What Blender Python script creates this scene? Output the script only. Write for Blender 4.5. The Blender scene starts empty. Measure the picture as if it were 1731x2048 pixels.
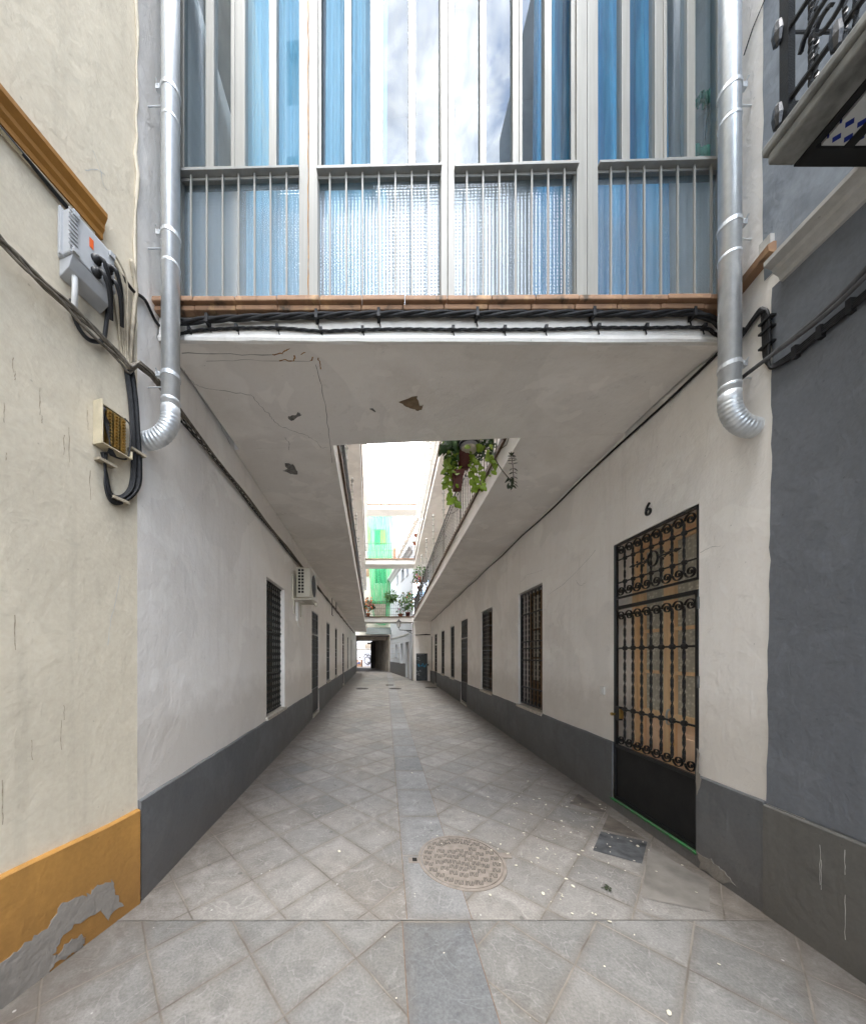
import bpy, bmesh, math, random
from mathutils import Vector, Matrix, noise as mnoise
S = bpy.context.scene
COL = S.collection
PI = math.pi
# ------------------------------------------------------------------ camera model (photo pixels, 1731 x 2048)
PX, PY, FPX, CH = 770.0, 1310.0, 640.0, 1.6
cam = bpy.data.cameras.new('camera')
camo = bpy.data.objects.new('camera', cam); COL.objects.link(camo)
camo.location = (0, 0, CH); camo.rotation_euler = (PI/2, 0, 0)
cam.sensor_fit = 'HORIZONTAL'; cam.sensor_width = 36.0
cam.lens = 36.0*FPX/1731.0
cam.shift_x = (865.5-PX)/1731.0
cam.shift_y = (PY-1024.0)/1731.0
cam.clip_start = 0.05; cam.clip_end = 2000
S.camera = camo
# ------------------------------------------------------------------ materials
MATS = {}
class NT:
    def __init__(self, name):
        self.m = bpy.data.materials.new(name); self.m.use_nodes = True
        self.t = self.m.node_tree; self.t.nodes.clear()
        self.out = self.t.nodes.new('ShaderNodeOutputMaterial')
        MATS[name] = self.m
    def n(self, typ, ins=None, **kw):
        nd = self.t.nodes.new('ShaderNode'+typ)
        for k, v in kw.items(): setattr(nd, k, v)
        for k, v in (ins or {}).items():
            if hasattr(v, 'is_output'): self.t.links.new(v, nd.inputs[k])
            else: nd.inputs[k].default_value = v
        return nd
    def pos(self, scale=(1,1,1), rot=(0,0,0), loc=(0,0,0)):
        g = self.n('NewGeometry')
        mp = self.n('Mapping', {0: g.outputs['Position'], 1: loc, 2: rot, 3: scale})
        return mp.outputs[0]
    def noise(self, scale, vec=None, detail=4, rough=.55, dist=0):
        return self.n('TexNoise', {'Vector': vec or self.pos(), 'Scale': scale, 'Detail': detail, 'Roughness': rough, 'Distortion': dist}).outputs[0]
    def ramp(self, fac, a, b, ca=(0,0,0,1), cb=(1,1,1,1)):
        r = self.n('ValToRGB', {0: fac}); e = r.color_ramp.elements
        e[0].position = a; e[1].position = b; e[0].color = ca; e[1].color = cb
        return r.outputs[0]
    def math(self, op, a, b=0.0, c=0.0, clamp=False):
        nd = self.n('Math', {0: a, 1: b, 2: c}, operation=op); nd.use_clamp = clamp
        return nd.outputs[0]
    def mix(self, fac, a, b, mode='MIX'):
        nd = self.n('MixRGB', {0: fac, 1: a, 2: b}, blend_type=mode)
        return nd.outputs[0]
    def bump(self, h, strength=.3, dist=.01, normal=None):
        nd = self.n('Bump', {'Height': h, 'Strength': strength, 'Distance': dist})
        if normal: self.t.links.new(normal, nd.inputs['Normal'])
        return nd.outputs[0]
    def bsdf(self, col, rough=.8, normal=None, metal=0, spec=.3, **kw):
        ins = {'Base Color': col, 'Roughness': rough, 'Metallic': metal, 'Specular IOR Level': spec}
        ins.update(kw)
        b = self.n('BsdfPrincipled', ins)
        if normal: self.t.links.new(normal, b.inputs['Normal'])
        return b.outputs[0]
    def done(self, sh):
        self.t.links.new(sh, self.out.inputs[0]); return self.m
def C4(c): return (c[0], c[1], c[2], 1)
def plaster(name, base, dirt=None, amt=.35, streak=.25, bump=.35, rough=.85, low=0.0, patchy=.12, lowcol=None, patch=.0, lowz=(.15,.75)):
    m = NT(name)
    dirt = dirt or tuple(v*.55 for v in base)
    big = m.ramp(m.noise(1.1, detail=7, rough=.62, dist=.4), .38, .72)
    st = m.ramp(m.noise(1.0, m.pos(scale=(9, 9, .55)), detail=6, rough=.65), .52, .80)
    fine = m.noise(40, detail=3)
    c = m.mix(m.math('MULTIPLY', big, amt), C4(base), C4(dirt))
    c = m.mix(m.math('MULTIPLY', st, streak), c, C4(tuple(v*.7 for v in dirt)))
    lt = m.ramp(m.noise(3.3, detail=5, dist=1.2), .45, .62)
    c = m.mix(m.math('MULTIPLY', lt, patchy), c, C4(tuple(min(1, v*1.18) for v in base)))
    if patch:
        pt = m.ramp(m.noise(.85, m.pos(loc=(4,1,2)), detail=2, dist=.3), .50, .515)
        c = m.mix(m.math('MULTIPLY', pt, patch), c, C4(tuple(v*.80 for v in base)))
        pt = m.ramp(m.noise(2.1, m.pos(loc=(1,7,3)), detail=3, dist=.5), .60, .615)
        c = m.mix(m.math('MULTIPLY', pt, patch), c, C4(tuple(min(1, v*1.10) for v in base)))
        sc = m.ramp(m.noise(5.0, m.pos(scale=(1,1,2.2), loc=(9,2,5)), detail=8, rough=.7), .60, .74)
        c = m.mix(m.math('MULTIPLY', sc, patch*.8), c, C4(tuple(v*.55 for v in dirt)))
    c = m.mix(.15, c, fine, 'OVERLAY')
    # specks and small blemishes
    vo = m.n('TexVoronoi', {'Vector': m.pos(), 'Scale': 9.0}).outputs[0]
    sp = m.math('MULTIPLY', m.math('LESS_THAN', vo, .045), .35)
    c = m.mix(sp, c, C4(tuple(v*.35 for v in base)))
    if low:
        g = m.n('NewGeometry'); z = m.n('SeparateXYZ', {0: g.outputs['Position']}).outputs[2]
        zz = m.math('ADD', z, m.math('MULTIPLY', m.noise(5), .5))
        zz = m.math('MULTIPLY', zz, .62) if lowz[0] > .7 else zz
        lo = m.ramp(zz, lowz[0], lowz[1], (1,1,1,1), (0,0,0,1))
        c = m.mix(m.math('MULTIPLY', lo, low), c, C4(lowcol or tuple(v*.5 for v in dirt)))
    h = m.math('ADD', m.math('MULTIPLY', m.noise(7, detail=5, dist=.6), 1.0), m.math('MULTIPLY', m.noise(60, detail=2), .25))
    h = m.math('ADD', h, m.math('MULTIPLY', m.ramp(m.noise(11, m.pos(scale=(1,1,.6)), detail=5, dist=.5), .40, .64), .28))
    return m.done(m.bsdf(c, rough, m.bump(h, bump, .012)))
def simple(name, base, rough=.6, var=.25, scale=12, bump=.0, metal=0, spec=.35, dark=None, stretch=(1,1,1)):
    m = NT(name)
    d = dark or tuple(v*(1-var*1.6) for v in base)
    n1 = m.ramp(m.noise(scale, m.pos(scale=stretch), detail=5), .35, .7)
    c = m.mix(n1, C4(base), C4(tuple(max(0, v) for v in d)))
    nm = m.bump(m.noise(scale*4, m.pos(scale=stretch), detail=3), bump, .004) if bump else None
    return m.done(m.bsdf(c, rough, nm, metal, spec))
plaster('white_plaster', (.93,.895,.85), (.72,.67,.61), .36, .24, .50, patch=.30, low=.50, lowcol=(.56,.51,.45), lowz=(.80,1.0))
plaster('soffit_plaster', (.90,.865,.82), (.66,.615,.555), .60, 0, .40, patch=.35)
plaster('bridge_plaster', (.72,.70,.66), (.46,.42,.37), .40, .22, .35)
plaster('cream_plaster', (.65,.58,.455), (.455,.40,.31), .45, .42, .40, patch=.25)
plaster('slate_paint', (.142,.146,.150), (.092,.092,.091), .75, .45, .40, .62, low=.55, patchy=.4, lowcol=(.155,.135,.115), patch=.5)
plaster('slate_wall', (.190,.204,.228), (.118,.127,.142), .65, .40, .60, .6, patchy=.4, patch=.45)
plaster('blue_grey_wall', (.30,.335,.375), (.11,.125,.15), .95, .35, .40, .75, patchy=.35)
plaster('olive_plinth', (.155,.150,.138), (.080,.077,.071), .75, .55, .50, .65, low=.5, patchy=.35, lowcol=(.15,.135,.115), patch=.5)
plaster('ochre_plinth', (.42,.215,.055), (.235,.12,.04), .75, .45, .45, .6, low=.55, lowcol=(.20,.10,.035), patch=.4)
plaster('ochre_trim', (.36,.165,.032), (.20,.09,.02), .6, .2, .25, .5)
plaster('bare_render', (.27,.245,.215), (.15,.13,.11), .6, .3, .7, .95)
plaster('ledge_plaster', (.56,.55,.52), (.28,.27,.25), .55, .3, .3)
plaster('gallery_wall', (.90,.885,.87), (.74,.72,.70), .25, .15, .2)
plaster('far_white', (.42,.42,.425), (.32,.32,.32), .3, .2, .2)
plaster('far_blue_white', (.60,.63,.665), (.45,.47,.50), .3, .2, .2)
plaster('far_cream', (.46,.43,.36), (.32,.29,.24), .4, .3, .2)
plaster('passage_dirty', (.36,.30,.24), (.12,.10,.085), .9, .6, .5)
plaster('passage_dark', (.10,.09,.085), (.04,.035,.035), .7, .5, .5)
plaster('opposite_wall', (.30,.36,.44), (.18,.22,.28), .5, .4, .2)
simple('iron_black', (.008,.008,.009), .30, .3, 30, .25, 0, .5)
simple('iron_gate_panel', (.0065,.0065,.007), .5, .2, 7, .25, 0, .35, dark=(.016,.0155,.015))
simple('iron_grey', (.10,.10,.10), .5, .3, 20, .1, .3)
simple('grille_olive', (.045,.045,.038), .5, .3, 25)
simple('white_iron', (.55,.53,.48), .5, .25, 15, .1)
simple('alu_frame', (.30,.292,.262), .42, .10, 6, 0, .0, .4, stretch=(8,8,.4))
simple('alu_dark', (.30,.30,.285), .45, .15, 10)
simple('cable_black', (.020,.020,.022), .55, .5, 40, .3)
simple('cable_grey', (.12,.12,.125), .6, .3, 20, .2)
simple('cable_beige', (.50,.43,.32), .7, .3, 14, .2)
simple('cable_brown', (.23,.20,.16), .75, .4, 30, .3)
simple('box_grey', (.50,.51,.52), .5, .1, 12)
simple('box_cream', (.62,.54,.38), .55, .15, 12)
simple('plastic_dark', (.025,.025,.027), .5, .3, 12)
simple('orange_print', (.80,.13,.02), .5, .05, 12)
simple('brass', (.50,.34,.12), .35, .2, 20, 0, .8)
simple('steel', (.55,.55,.54), .3, .1, 20, 0, .9)
simple('green_paint', (.03,.20,.055), .7, .4, 35, .3, dark=(.10,.10,.085))
simple('hollow_dark', (.012,.011,.010), .9, .2, 5)
simple('rust', (.42,.22,.06), .9, .4, 40, dark=(.22,.10,.04))
simple('drip_stain', (.30,.24,.17), .95, .4, 60, dark=(.52,.45,.34))
simple('crack_dark', (.16,.145,.13), .95, .2, 30)
simple('bare_brick', (.26,.19,.12), .95, .3, 15, .4)
simple('chip_grey', (.24,.23,.215), .95, .35, 30, .6)
simple('stone_sill', (.58,.53,.45), .7, .25, 20, .2)
simple('terracotta_pot', (.36,.11,.055), .75, .3, 14, .2)
simple('red_pot', (.12,.035,.027), .6, .2, 10, .1)
simple('leaf_dark', (.035,.085,.018), .5, .5, 8)
simple('leaf_green', (.075,.17,.025), .5, .4, 8)
simple('leaf_lime', (.24,.36,.03), .5, .3, 8)
simple('leaf_olive', (.030,.040,.016), .6, .4, 8)  # very dark olive leaf colour
simple('stem_brown', (.06,.045,.02), .7, .3, 10)
simple('flower_red', (.60,.06,.04), .6, .3, 9)
simple('flower_orange', (.70,.22,.04), .6, .3, 9)
simple('flower_pink', (.65,.15,.30), .6, .3, 9)
simple('tile_nose', (.17,.105,.065), .7, .35, 14, .3)
simple('ac_body', (.62,.585,.50), .5, .1, 6)
simple('ac_dark', (.03,.027,.025), .7, .2, 8)
simple('white_plastic', (.78,.77,.74), .45, .05, 8)
simple('asphalt_grey', (.22,.22,.215), .9, .2, 10)
simple('cast_iron', (.225,.19,.16), .6, .3, 18, .25, .1, dark=(.155,.132,.11))
simple('cast_iron_dark', (.045,.039,.033), .7, .3, 30, 0, .1)
simple('petal', (.55,.51,.41), .8, .2, 9)
simple('skin', (.50,.30,.21), .6, .1, 9)
simple('hair_dark', (.015,.012,.010), .7, .1, 9)
simple('cloth_white', (.78,.74,.72), .9, .1, 9)
simple('jeans_blue', (.05,.11,.28), .9, .2, 9)
simple('brick_orange', (.30,.17,.11), .9, .3, 10, .2)
simple('shutter_green', (.03,.16,.08), .6, .2, 8)
simple('shutter_yellow', (.50,.38,.08), .6, .2, 8)
simple('mint_cloth', (.22,.60,.45), .9, .25, 9)
simple('corrugated', (.045,.058,.055), .5, .2, 8)
simple('metal_door', (.055,.062,.066), .5, .3, 9)
simple('graffiti_blue', (.04,.30,.50), .6, .2, 9)
simple('graffiti_pale', (.42,.44,.45), .6, .2, 9)
simple('graffiti_black', (.02,.02,.025), .6, .2, 9)
simple('mural_white', (.34,.335,.36), .7, .1, 6)
simple('cloth_beige', (.52,.47,.38), .9, .2, 6)
simple('inner_room', (.42,.46,.46), .8, .2, 3)
simple('balcony_dark', (.020,.020,.020), .7, .3, 10)
simple('balcony_edge', (.29,.29,.27), .75, .35, 12, .3)
simple('terrace_fence', (.22,.18,.14), .9, .3, 12)
# wood
def wood(name, a, b):
    m = NT(name)
    n1 = m.noise(3, m.pos(scale=(14, 14, 1.2)), detail=5, dist=.6)
    c = m.mix(m.ramp(n1, .35, .68), C4(a), C4(b))
    return m.done(m.bsdf(c, .5, m.bump(n1, .15, .003), 0, .35))
wood('wood_door', (.90,.66,.40), (.78,.54,.30)); wood('wood_panel', (.92,.68,.48), (.84,.60,.41)); wood('wood_brown', (.20,.115,.045), (.13,.07,.028))
# terracotta ledge tile with black lichen
m = NT('terracotta')
n1 = m.ramp(m.noise(6, detail=6, dist=.5), .35, .7)
c = m.mix(n1, (.35,.205,.12,1), (.22,.13,.08,1))
c = m.mix(m.math('MULTIPLY', m.ramp(m.noise(11, detail=7), .55, .68), .85), c, (.05,.045,.035,1))
c = m.mix(m.math('MULTIPLY', m.ramp(m.noise(8, m.pos(loc=(7,3,1)), detail=5), .58, .72), .6), c, (.62,.40,.20,1))
m.done(m.bsdf(c, .75, m.bump(m.noise(40), .3, .006)))
# galvanised pipe
m = NT('galvanised')
sp_ = m.noise(30, m.pos(scale=(1,1,.6)), detail=3)
c = m.mix(m.ramp(sp_, .35, .7), (.74,.765,.785,1), (.64,.67,.69,1))
c = m.mix(m.math('MULTIPLY', m.ramp(m.noise(2.2, m.pos(scale=(5,5,.7)), detail=6), .5, .75), .4), c, (.46,.465,.465,1))
m.done(m.bsdf(c, m.math('ADD', m.math('MULTIPLY', sp_, .12), .36), m.bump(m.noise(4), .05, .01), .62, .5))
# lace curtain
m = NT('lace_curtain')
w = m.n('TexVoronoi', {'Vector': m.pos(scale=(1,1,1.2)), 'Scale': 32.0}).outputs[0]
c = m.mix(m.ramp(w, .15, .55), (.82,.79,.69,1), (.52,.49,.41,1))
c = m.mix(m.math('MULTIPLY', m.ramp(m.noise(3, m.pos(scale=(14,14,.5))), .4, .65), .5), c, (.34,.32,.27,1))
m.done(m.bsdf(c, .9))
# blue curtains
m = NT('blue_curtain')
w = m.noise(1.3, m.pos(scale=(11, 11, .35)), detail=4, dist=.5)
c = m.mix(m.ramp(w, .35, .65), (.018,.20,.37,1), (.06,.37,.55,1))
c = m.mix(m.math('MULTIPLY', m.ramp(m.noise(2.5, detail=5), .45, .75), .35), c, (.008,.08,.19,1))
m.done(m.bsdf(c, .85))
m = NT('pale_blue_blind')
w = m.noise(1.1, m.pos(scale=(7, 7, .4)), detail=4, dist=.5)
c = m.mix(m.ramp(w, .35, .65), (.20,.45,.56,1), (.36,.58,.65,1))
m.done(m.bsdf(c, .85))
# window glass (clear) and pressed glass
def glass(name, refl, rough, tint, pressed=False):
    m = NT(name)
    nm = None
    if pressed:
        g = m.n('NewGeometry'); s = m.n('SeparateXYZ', {0: g.outputs['Position']})
        k = PI/.025
        sx = m.math('SINE', m.math('MULTIPLY', s.outputs[0], k)); sz = m.math('SINE', m.math('MULTIPLY', s.outputs[2], k))
        h = m.math('MULTIPLY', m.math('ABSOLUTE', sx), m.math('ABSOLUTE', sz))
        nm = m.bump(h, .35, .004)
    else:
        nm = None
    lw = m.n('LayerWeight', {'Blend': .35}).outputs['Facing']
    fac = m.math('ADD', m.math('MULTIPLY', m.math('POWER', lw, 2.0), .16), refl, clamp=True)
    dirt = m.n('BsdfDiffuse', {'Color': (.50,.58,.64,1)})
    tr = m.n('BsdfTransparent', {'Color': C4(tint)})
    stv = m.ramp(m.noise(1.5, m.pos(scale=(10,10,.5)), detail=6), .5, .85)
    tr2 = m.n('MixShader', {0: m.math('ADD', m.math('MULTIPLY', stv, .0 if pressed else .08), .24 if pressed else .03), 1: tr.outputs[0], 2: dirt.outputs[0]})
    gl = m.n('BsdfGlossy', {'Color': (.93,.97,1,1), 'Roughness': rough})
    if nm: m.t.links.new(nm, gl.inputs['Normal'])
    mx = m.n('MixShader', {0: fac, 1: tr2.outputs[0], 2: gl.outputs[0]})
    m.done(mx.outputs[0])
glass('window_glass', .050, .008, (.72,.80,.86))
glass('pressed_glass', .085, .20, (.70,.80,.88), True)
glass('far_glass', .25, .05, (.5,.6,.65))
m = NT('dark_pane'); m.done(m.bsdf((.03,.033,.035,1), .12, None, 0, .5))
# debris net
m = NT('green_net')
k = m.noise(2, m.pos(scale=(6,6,.25)), detail=3)
fac = m.ramp(k, .4, .7, (.40,.40,.40,1), (.85,.85,.85,1))
df = m.n('BsdfDiffuse', {'Color': (.09,.44,.21,1)}); tl = m.n('BsdfTranslucent', {'Color': (.09,.46,.21,1)})
ad = m.n('MixShader', {0: .5, 1: df.outputs[0], 2: tl.outputs[0]})
mx = m.n('MixShader', {0: fac, 1: m.n('BsdfTransparent', {0: (.85,1,.9,1)}).outputs[0], 2: ad.outputs[0]})
m.done(mx.outputs[0])
m = NT('wire_mesh')   # fine screening on gallery railings
g = m.n('NewGeometry'); s = m.n('SeparateXYZ', {0: g.outputs['Position']})
fy = m.math('FRACT', m.math('MULTIPLY', s.outputs[1], 14.0)); fz = m.math('FRACT', m.math('MULTIPLY', s.outputs[2], 14.0))
cov = m.math('MAXIMUM', m.math('LESS_THAN', fy, .10), m.math('LESS_THAN', fz, .10))
mx = m.n('MixShader', {0: cov, 1: m.n('BsdfTransparent', {}).outputs[0], 2: m.bsdf((.32,.32,.31,1), .6)})
m.done(mx.outputs[0])
# patio tile strips under the balcony
m = NT('azulejo')
ck = m.n('TexVoronoi', {'Vector': m.pos(), 'Scale': 22.0}, feature='F1').outputs[0]
g = m.n('NewGeometry'); s = m.n('SeparateXYZ', {0: g.outputs['Position']})
a1 = m.math('FRACT', m.math('MULTIPLY', s.outputs[0], 1/.052)); a2 = m.math('FRACT', m.math('MULTIPLY', s.outputs[1], 1/.040))
d1 = m.math('ABSOLUTE', m.math('SUBTRACT', a1, .5)); d2 = m.math('ABSOLUTE', m.math('SUBTRACT', a2, .5))
blue = m.math('LESS_THAN', m.math('ADD', d1, d2), .36)
rowp = m.math('FRACT', m.math('MULTIPLY', s.outputs[1], 1/.120)); bl2 = m.math('MULTIPLY', blue, m.math('GREATER_THAN', rowp, .30))
c = m.mix(bl2, (.62,.63,.62,1), (.012,.03,.24,1))
m.done(m.bsdf(c, .3))
# paving ---------------------------------------------------------------
def paving(name, origin, ang, size, c1, c2, warm=(.30,.25,.20)):
    m = NT(name)
    g = m.n('NewGeometry')
    sub = m.n('VectorMath', {0: g.outputs['Position'], 1: (origin[0], origin[1], 0)}, operation='SUBTRACT').outputs[0]
    wob = m.n('VectorMath', {0: sub, 1: m.n('VectorMath', {0: m.n('TexNoise', {'Vector': g.outputs['Position'], 'Scale': 5.0}).outputs[1], 3: .012}, operation='SCALE').outputs[0]}, operation='ADD').outputs[0]
    mp = m.n('Mapping', {0: wob, 2: (0, 0, -ang), 3: (1/size, 1/size, 0)}); mp.vector_type = 'POINT'
    rt = m.n('VectorRotate', {0: wob, 'Angle': -ang}, rotation_type='Z_AXIS').outputs[0]
    sc = m.n('VectorMath', {0: rt, 3: 1/size}, operation='SCALE').outputs[0]
    fr = m.n('VectorMath', {0: sc}, operation='FRACTION').outputs[0]
    fl = m.n('VectorMath', {0: sc}, operation='FLOOR').outputs[0]
    f = m.n('SeparateXYZ', {0: fr}); l = m.n('SeparateXYZ', {0: fl})
    tid = m.n('CombineXYZ', {0: l.outputs[0], 1: l.outputs[1], 2: 0})
    wn = m.n('TexWhiteNoise', {0: tid.outputs[0]}, noise_dimensions='3D')
    ex = m.math('MINIMUM', f.outputs[0], m.math('SUBTRACT', 1.0, f.outputs[0])); ey = m.math('MINIMUM', f.outputs[1], m.math('SUBTRACT', 1.0, f.outputs[1]))
    e = m.math('MINIMUM', ex, ey)
    joint = m.ramp(e, .006, .013, (1,1,1,1), (0,0,0,1))
    edge = m.ramp(m.math('ADD', e, m.math('MULTIPLY', m.noise(14, detail=5), .10)), .05, .16, (1,1,1,1), (0,0,0,1))
    grain = m.noise(75, detail=3, rough=.7); mid = m.noise(7, detail=9, rough=.72); big = m.noise(.8, detail=5)
    px_ = m.n('SeparateXYZ', {0: g.outputs['Position']}).outputs[0]
    c = m.mix(m.ramp(wn.outputs[0], .05, .95), C4(tuple(v*1.10 for v in c1)), C4(tuple(v*.92 for v in c2)))
    c = m.mix(m.math('MULTIPLY', m.ramp(wn.outputs[0], .94, .95), .40), c, (.10,.105,.11,1))
    c = m.mix(m.math('MULTIPLY', m.ramp(big, .42, .62), .55), c, C4(warm))
    c = m.mix(m.math('MULTIPLY', m.ramp(mid, .44, .64), .50), c, C4(tuple(v*.55 for v in c1)))
    c = m.mix(m.math('MULTIPLY', m.ramp(m.noise(3.1, m.pos(loc=(5,2,0)), detail=8, rough=.7, dist=1.5), .54, .70), .50), c, C4(tuple(min(1, v*1.55) for v in c1)))
    sw = m.noise(1.7, m.pos(loc=(2,8,0)), detail=2, dist=3.5)
    arc = m.math('MULTIPLY', m.ramp(sw, .485, .497), m.ramp(sw, .503, .515, (1,1,1,1), (0,0,0,1)))
    c = m.mix(m.math('MULTIPLY', m.math('MULTIPLY', arc, m.ramp(mid, .40, .55)), .30), c, C4(tuple(min(1, v*1.8) for v in c1)))
    c = m.mix(.55, c, grain, 'OVERLAY')
    c = m.mix(m.math('MULTIPLY', edge, .42), c, (.10,.082,.065,1))
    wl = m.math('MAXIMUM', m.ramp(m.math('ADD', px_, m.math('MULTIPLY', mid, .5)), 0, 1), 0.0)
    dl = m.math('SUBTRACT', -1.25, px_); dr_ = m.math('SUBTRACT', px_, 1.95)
    grime_shade = m.ramp(m.math('ADD', m.math('MAXIMUM', dl, dr_), m.math('MULTIPLY', m.math('SUBTRACT', mid, .5), .9)), .0, .42)
    c = m.mix(m.math('MULTIPLY', grime_shade, .62), c, (.095,.075,.058,1))  # grime plus contact shadow painted into the paving colour beside both walls
    jv = m.ramp(m.noise(3), .4, .6)
    c = m.mix(m.math('MULTIPLY', joint, .80), c, m.mix(jv, (.085,.07,.055,1), (.21,.185,.155,1)))
    vo = m.n('TexVoronoi', {'Vector': m.pos(scale=(1,1,0)), 'Scale': 3.2}).outputs[0]
    gum = m.ramp(m.math('ADD', vo, m.math('MULTIPLY', m.noise(25), .02)), .055, .065, (1,1,1,1), (0,0,0,1))
    c = m.mix(m.math('MULTIPLY', gum, .6), c, (.075,.07,.065,1))
    v2 = m.n('TexVoronoi', {'Vector': m.pos(scale=(1,1,0), loc=(3,5,0)), 'Scale': 6.0}).outputs[0]
    c = m.mix(m.math('MULTIPLY', m.ramp(v2, .03, .045, (1,1,1,1), (0,0,0,1)), .5), c, (.55,.53,.5,1))
    h = m.math('ADD', m.math('MULTIPLY', joint, -1.0), m.math('MULTIPLY', grain, .4))
    h = m.math('ADD', h, m.math('MULTIPLY', mid, .9))
    r = m.math('ADD', .52, m.math('MULTIPLY', mid, .3))
    return m.done(m.bsdf(c, r, m.bump(h, .45, .005), 0, .4))
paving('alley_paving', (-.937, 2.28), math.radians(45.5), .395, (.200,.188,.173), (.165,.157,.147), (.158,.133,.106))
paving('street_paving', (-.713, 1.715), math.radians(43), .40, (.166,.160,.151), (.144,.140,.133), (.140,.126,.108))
paving('strip_paving', (.13, 1.93), 0.0, .62, (.192,.189,.184), (.163,.161,.159), (.162,.154,.143))
paving('granite_strip', (.10, 1.92), 0.0, .64, (.112,.115,.119), (.096,.099,.103), (.104,.10,.093))
# ------------------------------------------------------------------ planes of the place
class Fr:
    """vertical plane: origin (x,y), direction t (horizontal), normal n towards the open side"""
    def __init__(self, o, t, n):
        self.o = Vector((o[0], o[1], 0)); self.t = Vector((t[0], t[1], 0)).normalized()
        n = Vector((n[0], n[1], 0)); self.n = (n - self.t*n.dot(self.t)).normalized()
    def P(self, s, z, d=0.0): return self.o + self.t*s + self.n*d + Vector((0, 0, z))
    def ray(self, u, v, d=0.0):
        r = Vector(((u-PX)/FPX, 1, (PY-v)/FPX)); r0 = Vector((r.x, r.y, 0))
        k = (self.o.dot(self.n)+d)/r0.dot(self.n)
        p = Vector((0, 0, CH)) + r*k
        return (p-self.o).dot(self.t), p.z
    def px(self, u, v, d=0.0):
        s, z = self.ray(u, v, d); return self.P(s, z, d)
R = Fr((2.32, 0), (.022, 1), (-1, 0))
L = Fr((-1.52, 0), (-.04, 1), (1, 0))
CR = Fr((-1.603, 2.07), (.2586, 1), (1, 0))      # cream wall, s=0 at its corner, s<0 towards the street
F = Fr((0, 2.235), (1, -.018), (0, -1))           # front of the glazed bridge
def zc(x, y): return 3.84 - .016*x - .01*(y-2.2)  # soffit
def zs(x, y): return zc(x, y) - .062*max(0, 1-(y-2.22)/.42)**2
def soff(u, v):
    a = (u-PX)/FPX; b = (PY-v)/FPX; y = 2.262/(b+.016*a+.01)
    for _ in range(8): y = (zs(a*y, y)-CH)/b
    return Vector((a*y, y, CH+b*y))
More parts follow.
